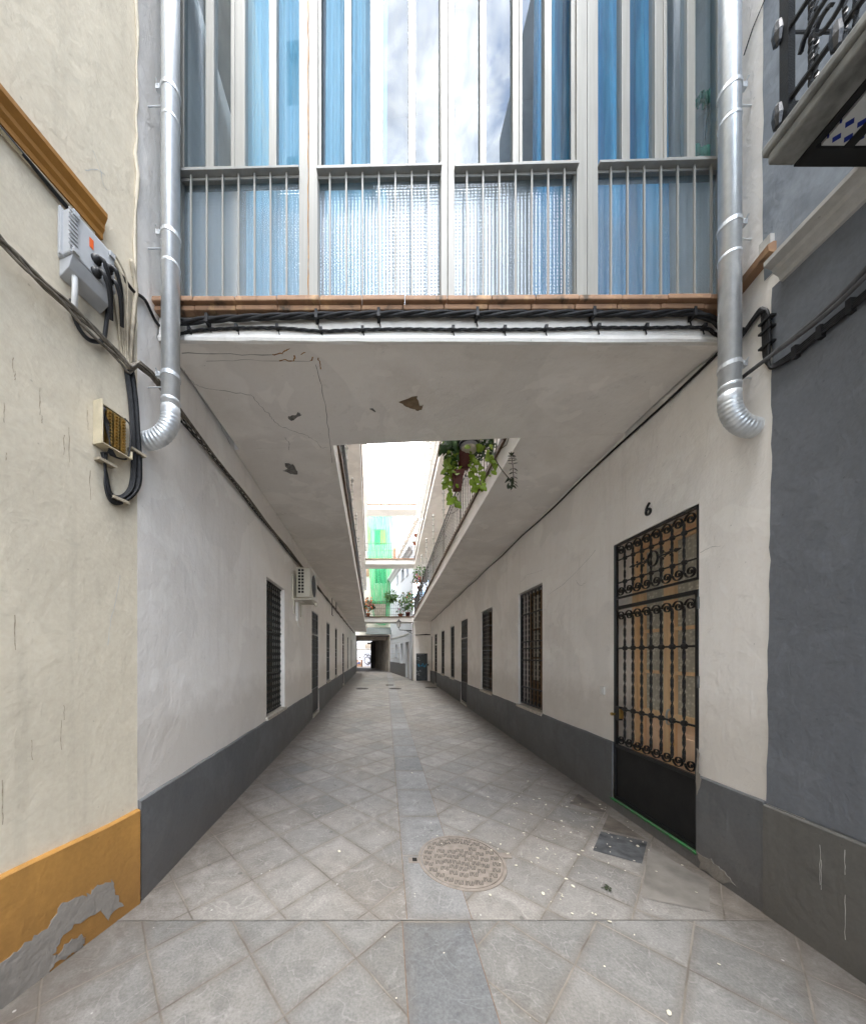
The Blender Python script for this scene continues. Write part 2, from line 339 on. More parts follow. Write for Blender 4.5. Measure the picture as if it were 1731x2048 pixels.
# ------------------------------------------------------------------ mesh builder
OFF = {}
class MB:
    def __init__(self): self.v = []; self.f = []
    def add(self, vs, fs):
        k = len(self.v); self.v += [Vector(p) for p in vs]; self.f += [tuple(i+k for i in f) for f in fs]; return self
    def hexa(self, p):   # 8 points: bottom 4 (ccw) then top 4
        return self.add(p, [(3,2,1,0),(4,5,6,7),(0,1,5,4),(1,2,6,5),(2,3,7,6),(3,0,4,7)])
    def box(self, a, b):
        x0,y0,z0 = a; x1,y1,z1 = b
        return self.hexa([(x0,y0,z0),(x1,y0,z0),(x1,y1,z0),(x0,y1,z0),(x0,y0,z1),(x1,y0,z1),(x1,y1,z1),(x0,y1,z1)])
    def fbox(self, fr, s0, s1, z0, z1, d0, d1, tilt=0.0):
        P = fr.P
        return self.hexa([P(s0,z0+tilt*s0,d0),P(s1,z0+tilt*s1,d0),P(s1,z0+tilt*s1,d1),P(s0,z0+tilt*s0,d1),P(s0,z1+tilt*s0,d0),P(s1,z1+tilt*s1,d0),P(s1,z1+tilt*s1,d1),P(s0,z1+tilt*s0,d1)])
    def poly(self, pts): return self.add(pts, [tuple(range(len(pts)))])
    def slab(self, pts, off):  # polygon extruded by vector off
        n = len(pts); off = Vector(off); p = [Vector(q) for q in pts]
        fs = [tuple(range(n-1,-1,-1)), tuple(range(n, 2*n))] + [(i,(i+1)%n,n+(i+1)%n,n+i) for i in range(n)]
        return self.add(p+[q+off for q in p], fs)
    def tube(self, pts, r, seg=6, cap=True, rr=None):
        pts = [Vector(p) for p in pts]; n = len(pts); rings = []; up = None
        for i, p in enumerate(pts):
            d = (pts[min(i+1,n-1)]-pts[max(i-1,0)])
            d = d.normalized() if d.length > 1e-9 else Vector((0,0,1))
            if up is None:
                up = Vector((0,0,1)) if abs(d.z) < .9 else Vector((1,0,0))
            up = (up - d*up.dot(d)); up = up.normalized() if up.length > 1e-6 else d.orthogonal().normalized()
            sd = d.cross(up); ri = rr[i] if rr else r
            rings.append([p + up*(ri*math.cos(2*PI*k/seg)) + sd*(ri*math.sin(2*PI*k/seg)) for k in range(seg)])
        vs = [q for rg in rings for q in rg]; fs = []
        for i in range(n-1):
            for k in range(seg):
                a = i*seg+k; b = i*seg+(k+1)%seg; fs.append((a, a+seg, b+seg, b))
        if cap: fs += [tuple(range(seg)), tuple(range((n-1)*seg+seg-1, (n-1)*seg-1, -1))]
        return self.add(vs, fs)
    def strap(self, pts, nrm, w, th):   # flat bar: w along nrm, th across
        pts = [Vector(p) for p in pts]; n = len(pts); nrm = Vector(nrm); vs = []; fs = []
        for i, p in enumerate(pts):
            d = (pts[min(i+1,n-1)]-pts[max(i-1,0)]).normalized(); sd = d.cross(nrm).normalized()*th/2; w2 = nrm*w/2
            vs += [p+sd+w2, p+sd-w2, p-sd-w2, p-sd+w2]
        for i in range(n-1):
            for k in range(4):
                a = 4*i+k; b = 4*i+(k+1)%4; fs.append((a, a+4, b+4, b))
        fs += [(0,1,2,3), tuple(4*(n-1)+k for k in (3,2,1,0))]
        return self.add(vs, fs)
    def twist(self, p0, p1, w, turns, seg_per=8, fl=1.0):   # twisted square bar
        p0 = Vector(p0); p1 = Vector(p1); ax = (p1-p0).normalized(); a = ax.orthogonal().normalized(); b = ax.cross(a)
        n = max(2, int(turns*seg_per)); vs = []; fs = []
        for i in range(n+1):
            t = i/n; th = t*turns*2*PI
            for k in range(4):
                cx_, cy_ = ((1,1),(-1,1),(-1,-1),(1,-1))[k]; cx_ *= w*.5; cy_ *= w*.5*fl; vs.append(p0.lerp(p1, t)+a*(cx_*math.cos(th)-cy_*math.sin(th))+b*(cx_*math.sin(th)+cy_*math.cos(th)))
        for i in range(n):
            for k in range(4): fs.append((4*i+k, 4*i+(k+1)%4, 4*i+4+(k+1)%4, 4*i+4+k))
        fs += [(3,2,1,0), tuple(4*n+k for k in range(4))]
        return self.add(vs, fs)
    def lathe(self, c, prof, seg=16, axis=Vector((0,0,1))):
        c = Vector(c); ax = Vector(axis).normalized(); a = ax.orthogonal().normalized(); b = ax.cross(a); n = len(prof); vs = []; fs = []
        for (r, h) in prof:
            for k in range(seg):
                q = 2*PI*k/seg; vs.append(c+ax*h+a*(r*math.cos(q))+b*(r*math.sin(q)))
        for i in range(n-1):
            for k in range(seg):
                fs.append((i*seg+k, i*seg+(k+1)%seg, (i+1)*seg+(k+1)%seg, (i+1)*seg+k))
        fs += [tuple(range(seg-1,-1,-1)), tuple((n-1)*seg+k for k in range(seg))]
        return self.add(vs, fs)
    def ball(self, c, r, seg=8, sq=(1,1,1)):
        prof = []; c = Vector(c); vs = [c+Vector((0,0,-r*sq[2]))]; fs = []
        rows = seg//2
        for i in range(1, rows):
            th = -PI/2+PI*i/rows
            for k in range(seg):
                q = 2*PI*k/seg; vs.append(c+Vector((r*sq[0]*math.cos(th)*math.cos(q), r*sq[1]*math.cos(th)*math.sin(q), r*sq[2]*math.sin(th))))
        vs.append(c+Vector((0,0,r*sq[2]))); last = len(vs)-1
        for k in range(seg):
            fs.append((0, 1+(k+1)%seg, 1+k)); fs.append((last, last-seg+k, last-seg+(k+1)%seg))
        for i in range(rows-2):
            for k in range(seg):
                a = 1+i*seg+k; b = 1+i*seg+(k+1)%seg; fs.append((a, b, b+seg, a+seg))
        return self.add(vs, fs)
    def build(self, name, mat, parent=None, smooth=False, bevel=0.0):
        off = OFF.get(parent, Vector((0,0,0))) if parent else Vector((0,0,0))
        me = bpy.data.meshes.new(name)
        me.from_pydata([tuple(p-off) for p in self.v], [], self.f); me.update()
        bm = bmesh.new(); bm.from_mesh(me); bmesh.ops.recalc_face_normals(bm, faces=bm.faces); bm.to_mesh(me); bm.free()
        if smooth:
            for p in me.polygons: p.use_smooth = True
        o = bpy.data.objects.new(name, me); COL.objects.link(o); me.materials.append(MATS[mat])
        if parent: o.parent = parent; OFF[o] = off
        if bevel:
            md = o.modifiers.new('bevel', 'BEVEL'); md.width = bevel; md.segments = 2; md.limit_method = 'ANGLE'
        return o
def tag(o, label=None, cat=None, group=None, kind=None):
    if label: o['label'] = label
    if cat: o['category'] = cat
    if group: o['group'] = group
    if kind: o['kind'] = kind
    return o
def thing(name, label, cat, loc=(0,0,0), group=None):
    o = bpy.data.objects.new(name, None); COL.objects.link(o); o.location = loc; OFF[o] = Vector(loc); o.empty_display_size = .2
    return tag(o, label, cat, group)
def struct(o): o['kind'] = 'structure'; return o
def part_empty(name, parent):
    o = bpy.data.objects.new(name, None); COL.objects.link(o); o.parent = parent; OFF[o] = OFF[parent]; return o
def copy_tree(o, parent=None):
    c = o.copy(); COL.objects.link(c)
    if parent: c.parent = parent
    for ch in list(o.children): copy_tree(ch, c)
    return c
def text_mb(txt, size, place, depth=.004):
    cu = bpy.data.curves.new('t', 'FONT'); cu.body = txt; cu.size = size; cu.align_x = 'CENTER'; cu.align_y = 'CENTER'; cu.extrude = depth/2; cu.resolution_u = 3
    ob = bpy.data.objects.new('t', cu); COL.objects.link(ob)
    dg = bpy.context.evaluated_depsgraph_get(); me = bpy.data.meshes.new_from_object(ob.evaluated_get(dg))
    mb = MB(); mb.add([place(v.co) for v in me.vertices], [tuple(p.vertices) for p in me.polygons])
    bpy.data.objects.remove(ob); bpy.data.curves.remove(cu); bpy.data.meshes.remove(me)
    return mb
def wall_mb(fr, s0, s1, z0, z1, holes=(), depth=.3, ztop=None, step=1.2, zseg=None, wob=0.0):
    """wall sheet with rectangular openings and their reveals"""
    ss = {s0, s1}; zs = {z0, z1}
    for (a, b, c, d) in holes: ss |= {a, b}; zs |= {c, d}
    k = s0
    while k < s1: ss.add(k); k += step
    ss = sorted(x for x in ss if s0 <= x <= s1); zs = sorted(x for x in zs if z0 <= x <= z1)
    ss = [x for i, x in enumerate(ss) if i == 0 or x-ss[i-1] > 1e-4]; zs = [x for i, x in enumerate(zs) if i == 0 or x-zs[i-1] > 1e-4]
    mb = MB(); idx = {}
    def V(i, j):
        if (i, j) not in idx:
            z = zs[j]
            if ztop and j == len(zs)-1: z = ztop(ss[i])
            idx[(i, j)] = len(mb.v); mb.v.append(fr.P(ss[i], z, 0))
        return idx[(i, j)]
    for i in range(len(ss)-1):
        for j in range(len(zs)-1):
            cs = (ss[i]+ss[i+1])/2; cz = (zs[j]+zs[j+1])/2
            if any(a < cs < b and c < cz < d for (a, b, c, d) in holes): continue
            mb.f.append((V(i,j), V(i+1,j), V(i+1,j+1), V(i,j+1)))
    for (a, b, c, d) in holes:
        P = fr.P; D = -depth
        for q in ([P(a,c,0),P(a,d,0),P(a,d,D),P(a,c,D)], [P(b,c,0),P(b,d,0),P(b,d,D),P(b,c,D)], [P(a,d,0),P(b,d,0),P(b,d,D),P(a,d,D)], [P(a,c,0),P(b,c,0),P(b,c,D),P(a,c,D)]):
            mb.poly(q)
    return mb
def fpath(fr, pix, d): return [fr.px(u, v, d) for (u, v) in pix]
def smooth_path(pts, n=6):
    pts = [Vector(p) for p in pts]; out = []
    for i in range(len(pts)-1):
        p0 = pts[max(i-1,0)]; p1 = pts[i]; p2 = pts[i+1]; p3 = pts[min(i+2,len(pts)-1)]
        for k in range(n):
            t = k/n
            out.append(.5*((2*p1)+(p2-p0)*t+(2*p0-5*p1+4*p2-p3)*t*t+(3*p1-p0-3*p2+p3)*t**3))
    out.append(pts[-1]); return out
def twisted(mb, pts, k, rad, r, pitch, seg=5, step=.02):
    pts = smooth_path(pts, 10); L_ = 0; path = [(pts[0], 0)]
    dense = [pts[0]]
    for a, b in zip(pts, pts[1:]):
        n = max(1, int((b-a).length/step))
        for i in range(1, n+1): dense.append(a.lerp(b, i/n))
    for j in range(k):
        out = []; acc = 0
        for i, p in enumerate(dense):
            d = (dense[min(i+1,len(dense)-1)]-dense[max(i-1,0)]).normalized()
            if i: acc += (p-dense[i-1]).length
            up = Vector((0,0,1)) if abs(d.z) < .95 else Vector((1,0,0))
            a = d.cross(up).normalized(); b = a.cross(d)
            th = 2*PI*(acc/pitch + j/k); out.append(p+a*(rad*math.cos(th))+b*(rad*math.sin(th)))
        mb.tube(out, r, seg)
    return mb
rnd = random.Random(5)
#@@SETTING
# ------------------------------------------------------------------ ground and paving
mb = MB(); mb.poly([(-400,-400,-.02),(400,-400,-.02),(400,400,-.02),(-400,400,-.02)]); struct(mb.build('ground', 'asphalt_grey'))
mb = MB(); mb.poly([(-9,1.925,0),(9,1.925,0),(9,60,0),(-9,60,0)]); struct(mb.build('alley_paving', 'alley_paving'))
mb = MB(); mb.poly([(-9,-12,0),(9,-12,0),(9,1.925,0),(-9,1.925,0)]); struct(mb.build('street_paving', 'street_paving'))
mb = MB(); mb.poly([(.13,1.93,.004),(.525,1.93,.004),(.56,29,.004),(.15,29,.004)]); struct(mb.build('paving_strip', 'strip_paving'))
mb = MB(); mb.poly([(.09,-8,.004),(.49,-8,.004),(.50,1.915,.004),(.10,1.915,.004)]); struct(mb.build('street_strip', 'granite_strip'))
simple('worn_slab', (.19,.175,.155), .65, .5, 5, .2, dark=(.11,.10,.088))
mb = MB()
for xa, xb, xc, xd in ((.13,.134,.154,.15),(.521,.525,.56,.556)): mb.poly([(xa,1.93,.0055),(xb,1.93,.0055),(xc,29,.0055),(xd,29,.0055)])
for xa, xb, xc, xd in ((.09,.094,.104,.10),(.486,.49,.50,.496)): mb.poly([(xa,-8,.0055),(xb,-8,.0055),(xc,1.915,.0055),(xd,1.915,.0055)])
struct(mb.build('strip_joint', 'tile_nose'))
mb = MB(); mb.poly([(-1.62,1.922,.0045),(2.33,1.926,.0045),(2.33,1.930,.0045),(-1.62,1.928,.0045)]); struct(mb.build('paving_joint', 'worn_slab'))
def gq(pix, z=.003):
    return [Vector(((u-PX)/FPX*(FPX*(CH-z)/(v-PY)), FPX*(CH-z)/(v-PY), z)) for u, v in pix]
simple('dark_slab', (.095,.098,.102), .55, .5, 9, .2); simple('brown_slab', (.125,.105,.085), .6, .4, 7, .2)
for pix, mt in (([(1201,1663),(1294,1684),(1283,1728),(1185,1701)],'dark_slab'),([(1216,1630),(1293,1680),(1203,1659)],'brown_slab'),([(1156,1588),(1213,1625),(1188,1622),(1138,1607)],'brown_slab'),([(1296,1692),(1417,1764),(1419,1824),(1283,1796)],'worn_slab')):
    mb = MB(); mb.poly(gq(pix)); struct(mb.build('paving_slab', mt))
#@@LEFT
# ------------------------------------------------------------------ left house
ZT = 11.2
LW = [(4.6,5.55,.70,2.73,'lattice'),(8.05,9.05,.06,2.73,'door'),(10.64,11.6,.70,2.73,'bars'),(13.1,14.0,.70,2.73,'bars'),(16.3,17.2,.06,2.73,'door'),(19.6,20.5,.70,2.73,'bars'),(22.9,23.8,.70,2.73,'bars')]
lh = thing('white_house', 'long white plastered house along the left side of the alley with dark grey plinth', 'house', (-1.6,2.1,0))
wall_mb(L, 2.0717, 29.5, 0, ZT, [w[:4] for w in LW], .28).box((-1.9,1.985,0),(-1.66,2.25,12)).build('wall', 'white_plaster', lh)
def strip_mb(mb, fr, a, b, ztop, d, amp=.004):
    n = max(2, int((b-a)/.16)); vs = []; fs = []
    for i in range(n+1):
        q = a+(b-a)*i/n; z = ztop+rnd.uniform(-amp, amp); dd = d+rnd.uniform(-.0015,.0015)
        vs += [fr.P(q,-.01,dd), fr.P(q,z-.008,dd), fr.P(q,z,dd-.008), fr.P(q,z+.001,-.001)]
    for i in range(n):
        for k in range(3): fs.append((4*i+k, 4*i+4+k, 4*i+5+k, 4*i+1+k))
    fs += [(0,1,2,3), tuple(4*n+k for k in (3,2,1,0))]
    return mb.add(vs, fs)
def plinth(fr, s0, s1, ztop, holes, parent, mat, d=.022, name='plinth'):
    mb = MB(); cur = s0
    for (a, b) in holes+[(s1, s1)]:
        if a > cur: strip_mb(mb, fr, cur, a, ztop, d)
        cur = b
    return mb.build(name, mat, parent)
pl = plinth(L, 2.075, 29.4, .655, [(8.05,9.05),(16.3,17.2)], lh, 'slate_paint')
def pane_back(fr, s0, s1, z0, z1, parent, mat, d): 
    mb = MB(); P = fr.P; mb.poly([P(s0,z0,d),P(s1,z0,d),P(s1,z1,d),P(s0,z1,d)]); return mb.build('shutter', mat, parent)
def bars_mb(fr, s0, s1, z0, z1, d, n, rails, w=.014, twist=False):
    mb = MB()
    for i in range(n):
        s = s0+(s1-s0)*(i+.5)/n
        if twist: mb.twist(fr.P(s,z0,d), fr.P(s,z1,d), w*1.5, (z1-z0)/.20, 12, .5)
        else: mb.fbox(fr, s-w/2, s+w/2, z0, z1, d-w/2, d+w/2)
    for z in rails: mb.fbox(fr, s0, s1, z-.010, z+.010, d-.006-w/2, d+.006+w/2)
    fw = .022
    mb.fbox(fr, s0, s0+fw, z0, z1, d-.015, d+.0155); mb.fbox(fr, s1-fw, s1, z0, z1, d-.015, d+.0155)
    mb.fbox(fr, s0+fw, s1-fw, z1-fw, z1, d-.015, d+.0155); mb.fbox(fr, s0+fw, s1-fw, z0, z0+fw, d-.015, d+.0155)
    return mb
def lattice_mb(fr, s0, s1, z0, z1, d, n):
    mb = MB(); g = (s1-s0)/n
    for i in range(n+1):
        s = s0+g*i; s = min(max(s, s0+.012), s1-.012)
        mb.fbox(fr, s-.011, s+.011, z0, z1, d-.006, d+.010)
    for i in range(n):
        z = z0+.05
        while z < z1-.1:
            a = s0+g*i; b = a+g
            mb.strap([fr.P(a,z,d+.013), fr.P(b,z+.10,d+.013)], fr.n, .004, .014)
            mb.strap([fr.P(b,z,d+.018), fr.P(a,z+.10,d+.018)], fr.n, .004, .014)
            z += .105
    for z in (z0+.01, z0+(z1-z0)*.30, z0+(z1-z0)*.62, z1-.01): mb.fbox(fr, s0, s1, z-.012, z+.012, d+.021, d+.03)
    return mb
def window(fr, w, parent, wood_='wood_brown', pane='dark_pane', gr='iron_black', twist=False, nb=8):
    s0, s1, z0, z1, kind = w
    isdoor = kind == 'door'
    mb = MB(); dd = -.26; fw = .06
    mb.fbox(fr, s0+.004, s0+fw, z0, z1-.004, dd, dd+.05); mb.fbox(fr, s1-fw, s1-.004, z0, z1-.004, dd, dd+.05)
    mb.fbox(fr, s0+fw, s1-fw, z1-fw, z1-.004, dd, dd+.05)
    mb.fbox(fr, s0+fw, s1-fw, z0, z0+(.5 if isdoor else .45), dd, dd+.045)
    m = (s0+s1)/2; mb.fbox(fr, m-.05, m+.05, z0+.45, z1-fw, dd, dd+.056)
    for z in (z0+.85, z0+1.35): mb.fbox(fr, s0+fw, s1-fw, z-.018, z+.018, dd, dd+.04)
    o = mb.build('door' if isdoor else 'window', wood_, parent)
    p = MB(); p.poly([fr.P(s0,z0+.4,dd+.012),fr.P(s1,z0+.4,dd+.012),fr.P(s1,z1,dd+.012),fr.P(s0,z1,dd+.012)]); p.build('pane', pane, o)
    gd = -.05
    if kind == 'lattice':
        lattice_mb(fr, s0+.005, s1-.005, z0+.02, z1-.01, -.085, 9).build('grille', gr, o)
    elif isdoor:
        g = bars_mb(fr, s0+.01, s1-.01, 2.17, z1-.01, -.035, nb, [2.3, 2.55])
        g2 = bars_mb(fr, s0+.01, s1-.01, .70, 2.12, -.03, nb, [1.0,1.2,1.4,1.6,1.8,2.0])
        g.build('transom_grille', gr, o); gg = g2.build('grille', gr, o)
        k = MB(); k.fbox(fr, s0+.01, s1-.01, z0+.03, .70, -.04, -.022); k.fbox(fr, s0+.01, s0+.04, z0+.03, .70, -.0215, -.012); k.fbox(fr, s1-.04, s1-.01, z0+.03, .70, -.0215, -.012); k.fbox(fr, s0+.041, s1-.041, .665, .70, -.0215, -.012)
        k.build('kick_panel', 'iron_gate_panel', o)
        st = MB(); st.fbox(fr, s0, s1, .0, .06, -.26, .028); st.build('threshold', 'stone_sill', o)
    else:
        zz = [z0+(z1-z0)*k for k in (.16,.40,.50,.56,.80)]
        g = bars_mb(fr, s0+.01, s1-.01, z0+.03, z1-.02, gd, nb, zz, .014, twist)
        for i in range(nb*2):
            s = s0+.02+(s1-s0-.04)*(i+.5)/(nb*2)
            for zt in (z1-.06, z0+.09): g.fbox(fr, s-.018, s+.018, zt-.02, zt+.02, gd-.004, gd+.004) if i % 2 else None
        g.build('grille', gr, o)
    if not isdoor:
        sl = MB(); sl.fbox(fr, s0-.03, s1+.03, z0-.045, z0+.002, -.27, .035); sl.build('sill', 'stone_sill', o, bevel=.006)
    return o
for i, w in enumerate(LW): window(L, w, lh, gr='grille_olive' if w[4]=='lattice' else 'iron_black')
# gallery slabs, noses, railings and posts of both houses
def ex(side, floor, y):
    if side == 'L': return (-.41-.043*y, -.245-.0495*y, -.14-.049*y)[floor]
    return (1.31+.020*y, 1.287+.0255*y, 1.195+.035*y)[floor]
def yfront(x): return 3.367-.0856*x
FZ = [None, 7.12, 10.44]
def gallery(side, floor, parent, y1):
    fr = L if side == 'L' else R
    wx = (lambda y: -1.52-.04*y) if side == 'L' else (lambda y: 2.32+.022*y)
    ys = []
    xe0 = ex(side, floor, 3.3); y0 = yfront(xe0)+.004
    n = 8; mb = MB(); sg = 1 if side == 'L' else -1
    for k in range(n):
        ya = y0+(y1-y0)*k/n; yb = y0+(y1-y0)*(k+1)/n
        a0 = (wx(ya)-sg*.0, ya); a1 = (ex(side,floor,ya), ya); b0 = (wx(yb), yb); b1 = (ex(side,floor,yb), yb)
        if k == 0:
            a0 = (wx(ya), yfront(wx(ya))+.004)
        zf = (lambda x, y: zc(x, y)) if floor == 0 else (lambda x, y: FZ[floor]-.016*x-.004*(y-2.2))
        ht = .26 if floor == 0 else .26
        bot = [Vector((x, y, zf(x, y))) for (x, y) in (a0, a1, b1, b0)]
        top = [p+Vector((0,0,ht)) for p in bot]
        mb.add(bot+top, [(0,1,2,3),(4,7,6,5),(1,5,6,2)] + ([(0,4,5,1)] if k == 0 else []) + ([(3,2,6,7)] if k == n-1 else []))
    sl = mb.build('gallery_slab', 'soffit_plaster', parent)
    # nosing tiles
    mb = MB(); path = []; rails = MB(); scr = MB(); posts = MB()
    zt = lambda y: (zc(ex(side,0,y), y) if floor == 0 else FZ[floor]-.016*ex(side,floor,y)-.004*(y-2.2))+.26
    N = 40
    for k in range(N):
        ya = y0+(y1-y0)*k/N+.004; yb = y0+(y1-y0)*(k+1)/N-.004; j = rnd.uniform(-.006,.006)
        xa = ex(side,floor,ya)+sg*(.03+j); xb = ex(side,floor,yb)+sg*(.03+j)
        za = zt(ya)+.002; zb = zt(yb)+.002
        p = [Vector((xa,ya,za)),Vector((xb,yb,zb)),Vector((xb-sg*.16,yb,zb)),Vector((xa-sg*.16,ya,za))]
        mb.slab(p, (0,0,.065))
    mb.build('tile_nosing', 'tile_nose', parent)
    ya, yb = y0+.05, y1-.05
    xr = lambda y: ex(side,floor,y)-sg*.05
    H = .95
    for hh, r in ((H,.016),(.12,.010),(H-.14,.008)):
        rails.tube([(xr(y),y,zt(y)+.07+hh) for y in (ya, (ya+yb)/2, yb)], r, 6)
    y = ya
    while y < yb:
        z = zt(y)+.07; x = xr(y)
        rails.tube([(x,y,z),(x,y,z+H)], .006, 4, cap=False); y += .14
    ra = rails.build('railing', 'iron_grey' if floor == 0 else 'white_iron', parent)
    scr.add([(xr(ya)-sg*.03,ya,zt(ya)+.09),(xr(yb)-sg*.03,yb,zt(yb)+.09),(xr(yb)-sg*.03,yb,zt(yb)+.95),(xr(ya)-sg*.03,ya,zt(ya)+.95)], [(0,1,2,3)])
    scr.build('wire_screen', 'wire_mesh', ra)
    if floor < 2:
        y = 4.5 if floor == 0 else 5.6
        while y < y1-3:
            z = zt(y)+.07; x = xr(y)-sg*.06
            p = MB(); p.tube([(x,y,z),(x,y,z+2.1)], .022, 8)
            for q in (.9, 1.5, 1.75, 1.95): p.lathe((x,y,z+q), [(.022,-.03),(.045,-.01),(.045,.01),(.022,.03)], 8)
            p.lathe((x,y,z+2.1), [(.02,0),(.05,.04),(.02,.09),(.035,.13),(.055,.16),(.03,.19),(.005,.25)], 8)
            arc = [(x-sg*.0,y,z+1.35)]+[(x-sg*(.45*math.sin(t)),y,z+1.35+.30*(1-math.cos(t))) for t in (.3,.6,.9,1.2,1.5)]
            p.tube(arc, .014, 6)
            p.build('iron_post', 'white_iron', parent); y += 2.13
for fl in (0,1,2): gallery('L', fl, lh, 28.0 if fl == 0 else 27.0)
# cracks and holes in the left soffit / wall plaster
def ribbon_on(pts, w, nrm, off):
    mb = MB(); pts = [Vector(p)+Vector(nrm)*off for p in pts]; n = len(pts); vs = []; fs = []
    for i, p in enumerate(pts):
        d = (pts[min(i+1,n-1)]-pts[max(i-1,0)]).normalized(); sd = d.cross(Vector(nrm)).normalized()*(w*rnd.uniform(.5,1.3)/2)
        vs += [p+sd, p-sd]
    for i in range(n-1): fs.append((2*i, 2*i+1, 2*i+3, 2*i+2))
    return mb.add(vs, fs)
def jitter(pix, n=6, amp=2.0):
    out = []
    for (a, b) in zip(pix, pix[1:]):
        for k in range(n):
            t = k/n; out.append((a[0]+(b[0]-a[0])*t+rnd.uniform(-amp,amp), a[1]+(b[1]-a[1])*t+rnd.uniform(-amp,amp)))
    out.append(pix[-1]); return out
# plinth stones end
#@@RIGHT
# ------------------------------------------------------------------ right house
GS0, GS1 = 2.4225, 3.352
RW = [(4.95,5.89,.70,2.72,'bars'),(7.43,8.36,.70,2.72,'bars'),(9.88,10.8,.06,2.74,'door'),(11.97,12.8,.70,2.72,'bars'),(14.25,15.2,.70,2.72,'bars'),(16.6,17.5,.06,2.72,'door'),(18.65,19.2,.70,2.72,'bars')]
rh = thing('white_house', 'long white plastered house along the right side of the alley with number 6 entrance', 'house', (2.37,2.2,0))
wall_mb(R, 1.80, 20.6, 0, ZT, [w[:4] for w in RW]+[(GS0,GS1,.0,2.75)], .32).build('wall', 'white_plaster', rh)
plinth(R, 1.985, 19.4, .69, [(GS0,GS1),(9.88,10.8),(16.6,17.5)], rh, 'slate_paint')
for i, w in enumerate(RW): window(R, w, rh, 'wood_brown', 'lace_curtain' if i == 0 else 'dark_pane', twist=(i < 2), nb=8 if i else 7)
for fl in (0,1,2): gallery('R', fl, rh, 19.45 if fl == 0 else 20.4)
# upper wall above block end for galleries
# --- entrance: threshold, wooden door, gate, transom grille
mb = MB(); mb.fbox(R, GS0, GS1, -.01, .085, -.32, .020); th = mb.build('threshold', 'slate_paint', rh)
mb = MB(); mb.fbox(R, GS0-.002, GS1+.03, .086, .103, -.05, .026); mb.build('green_edge', 'green_paint', th)
DD = -.155
mb = MB(); fb = lambda a,b,c,d,e,g: mb.fbox(R,a,b,c,d,e,g)
fb(GS0+.002,GS0+.045,.09,2.745,DD-.05,DD+.04); fb(GS1-.15,GS1-.095,.09,2.745,DD-.05,DD+.04)
fb(GS0+.0455,GS1-.1505,2.66,2.745,DD-.05,DD+.04); fb(GS1-.0945,GS1-.001,.09,2.745,DD-.06,DD-.052)
mid = (GS0+GS1)/2-.03
door = mb.build('entrance_door', 'wood_door', rh, bevel=.004)
P = R.P
for (a, b) in ((GS0+.048, mid-.002), (mid+.002, GS1-.153)):
    mb = MB(); sw = .055
    fb(a,a+sw,.095,2.655,DD-.04,DD+.012); fb(b-sw,b,.095,2.655,DD-.04,DD+.012)
    fb(a+sw,b-sw,2.60,2.655,DD-.04,DD+.012); fb(a+sw,b-sw,.095,.20,DD-.04,DD+.012); fb(a+sw,b-sw,1.00,1.08,DD-.04,DD+.012)
    for z in (1.44,1.83): fb(a+sw,b-sw,z-.016,z+.016,DD-.03,DD+.008)
    mb.build('door_leaf', 'wood_door', door, bevel=.004)
    mb = MB(); fb(a+sw,b-sw,.20,1.00,DD-.035,DD-.012); c = (a+b)/2
    for (z0_, z1_) in ((.28,.58),(.68,.93)):
        fb(c-.085,c+.085,z0_,z1_,DD-.0118,DD-.002); fb(c-.055,c+.055,z0_+.035,z1_-.035,DD-.0018,DD+.010)
    mb.build('door_panel', 'wood_panel', door, bevel=.006)
    mb = MB(); mb.poly([P(a+sw,1.07,DD-.02),P(b-sw,1.07,DD-.02),P(b-sw,2.61,DD-.02),P(a+sw,2.61,DD-.02)]); mb.build('pane', 'lace_curtain', door)
mb = MB(); mb.fbox(R,GS1-.0945,GS1-.003,.09,2.745,DD-.05,DD-.0); mb.build('side_reveal', 'white_plaster', door)
mb = MB(); mb.tube(smooth_path([R.P(mid-.03,.99,DD+.012),R.P(mid-.035,1.0,DD+.055),R.P(mid-.035,1.10,DD+.055),R.P(mid-.03,1.12,DD+.012)],5), .009, 6); mb.build('handle', 'steel', door, True)
mb = MB(); mb.fbox(R, mid-.055, mid-.02, .80, .86, DD+.012, DD+.017); mb.build('lock_plate', 'brass', door)
def spiral(s0, z0, g, sx, sz, turns=1.55, n=26, drop=.0):
    """flat-bar scroll in wall coordinates: leaves a bar at (s0,z0), arcs over the gap and curls in"""
    R0 = g*.47; cx = s0+sx*R0*1.02; pts = []
    for i in range(n+1):
        t = i/n; th = PI - t*turns*2*PI; r = R0*(1-.80*t**.85)
        pts.append((cx+sx*r*math.cos(th), z0+sz*r*math.sin(th)*1.05))
    return pts
def gate_scrolls(parent, bars, g, ztop, zbot, d):
    for s in bars:
        for (z, sz) in ((ztop, 1), (zbot, -1)):
            mb = MB(); pts = spiral(s, z, g, -1, sz)
            mb.strap([R.P(a, b, d) for a, b in pts], R.n, .016, .0065)
            a, b = pts[-1]; mb.lathe(R.P(a,b,d-.008), [(.006,0),(.010,.004),(.010,.012),(.006,.016)], 8, R.n)
            mb.build('scroll', 'iron_black', parent)
GD = -.012; GW = GS1-GS0; NB = 8; gap = (GW-.06)/NB
mb = MB()
for (a,b,c,d) in ((GS0+.002,GS0+.03,.105,2.10),(GS1-.03,GS1-.002,.105,2.745),(GS0+.0305,GS1-.0305,2.066,2.10),(GS0+.0305,GS1-.0305,.105,.135),(GS0+.0305,GS1-.0305,.645,.675)): mb.fbox(R,a,b,c,d,GD-.016,GD+.016)
gate = mb.build('security_gate', 'iron_black', rh, bevel=.003)
mb = MB(); mb.fbox(R,GS0+.031,GS1-.031,.136,.644,GD-.003,GD+.003); mb.build('kick_panel', 'iron_gate_panel', gate)
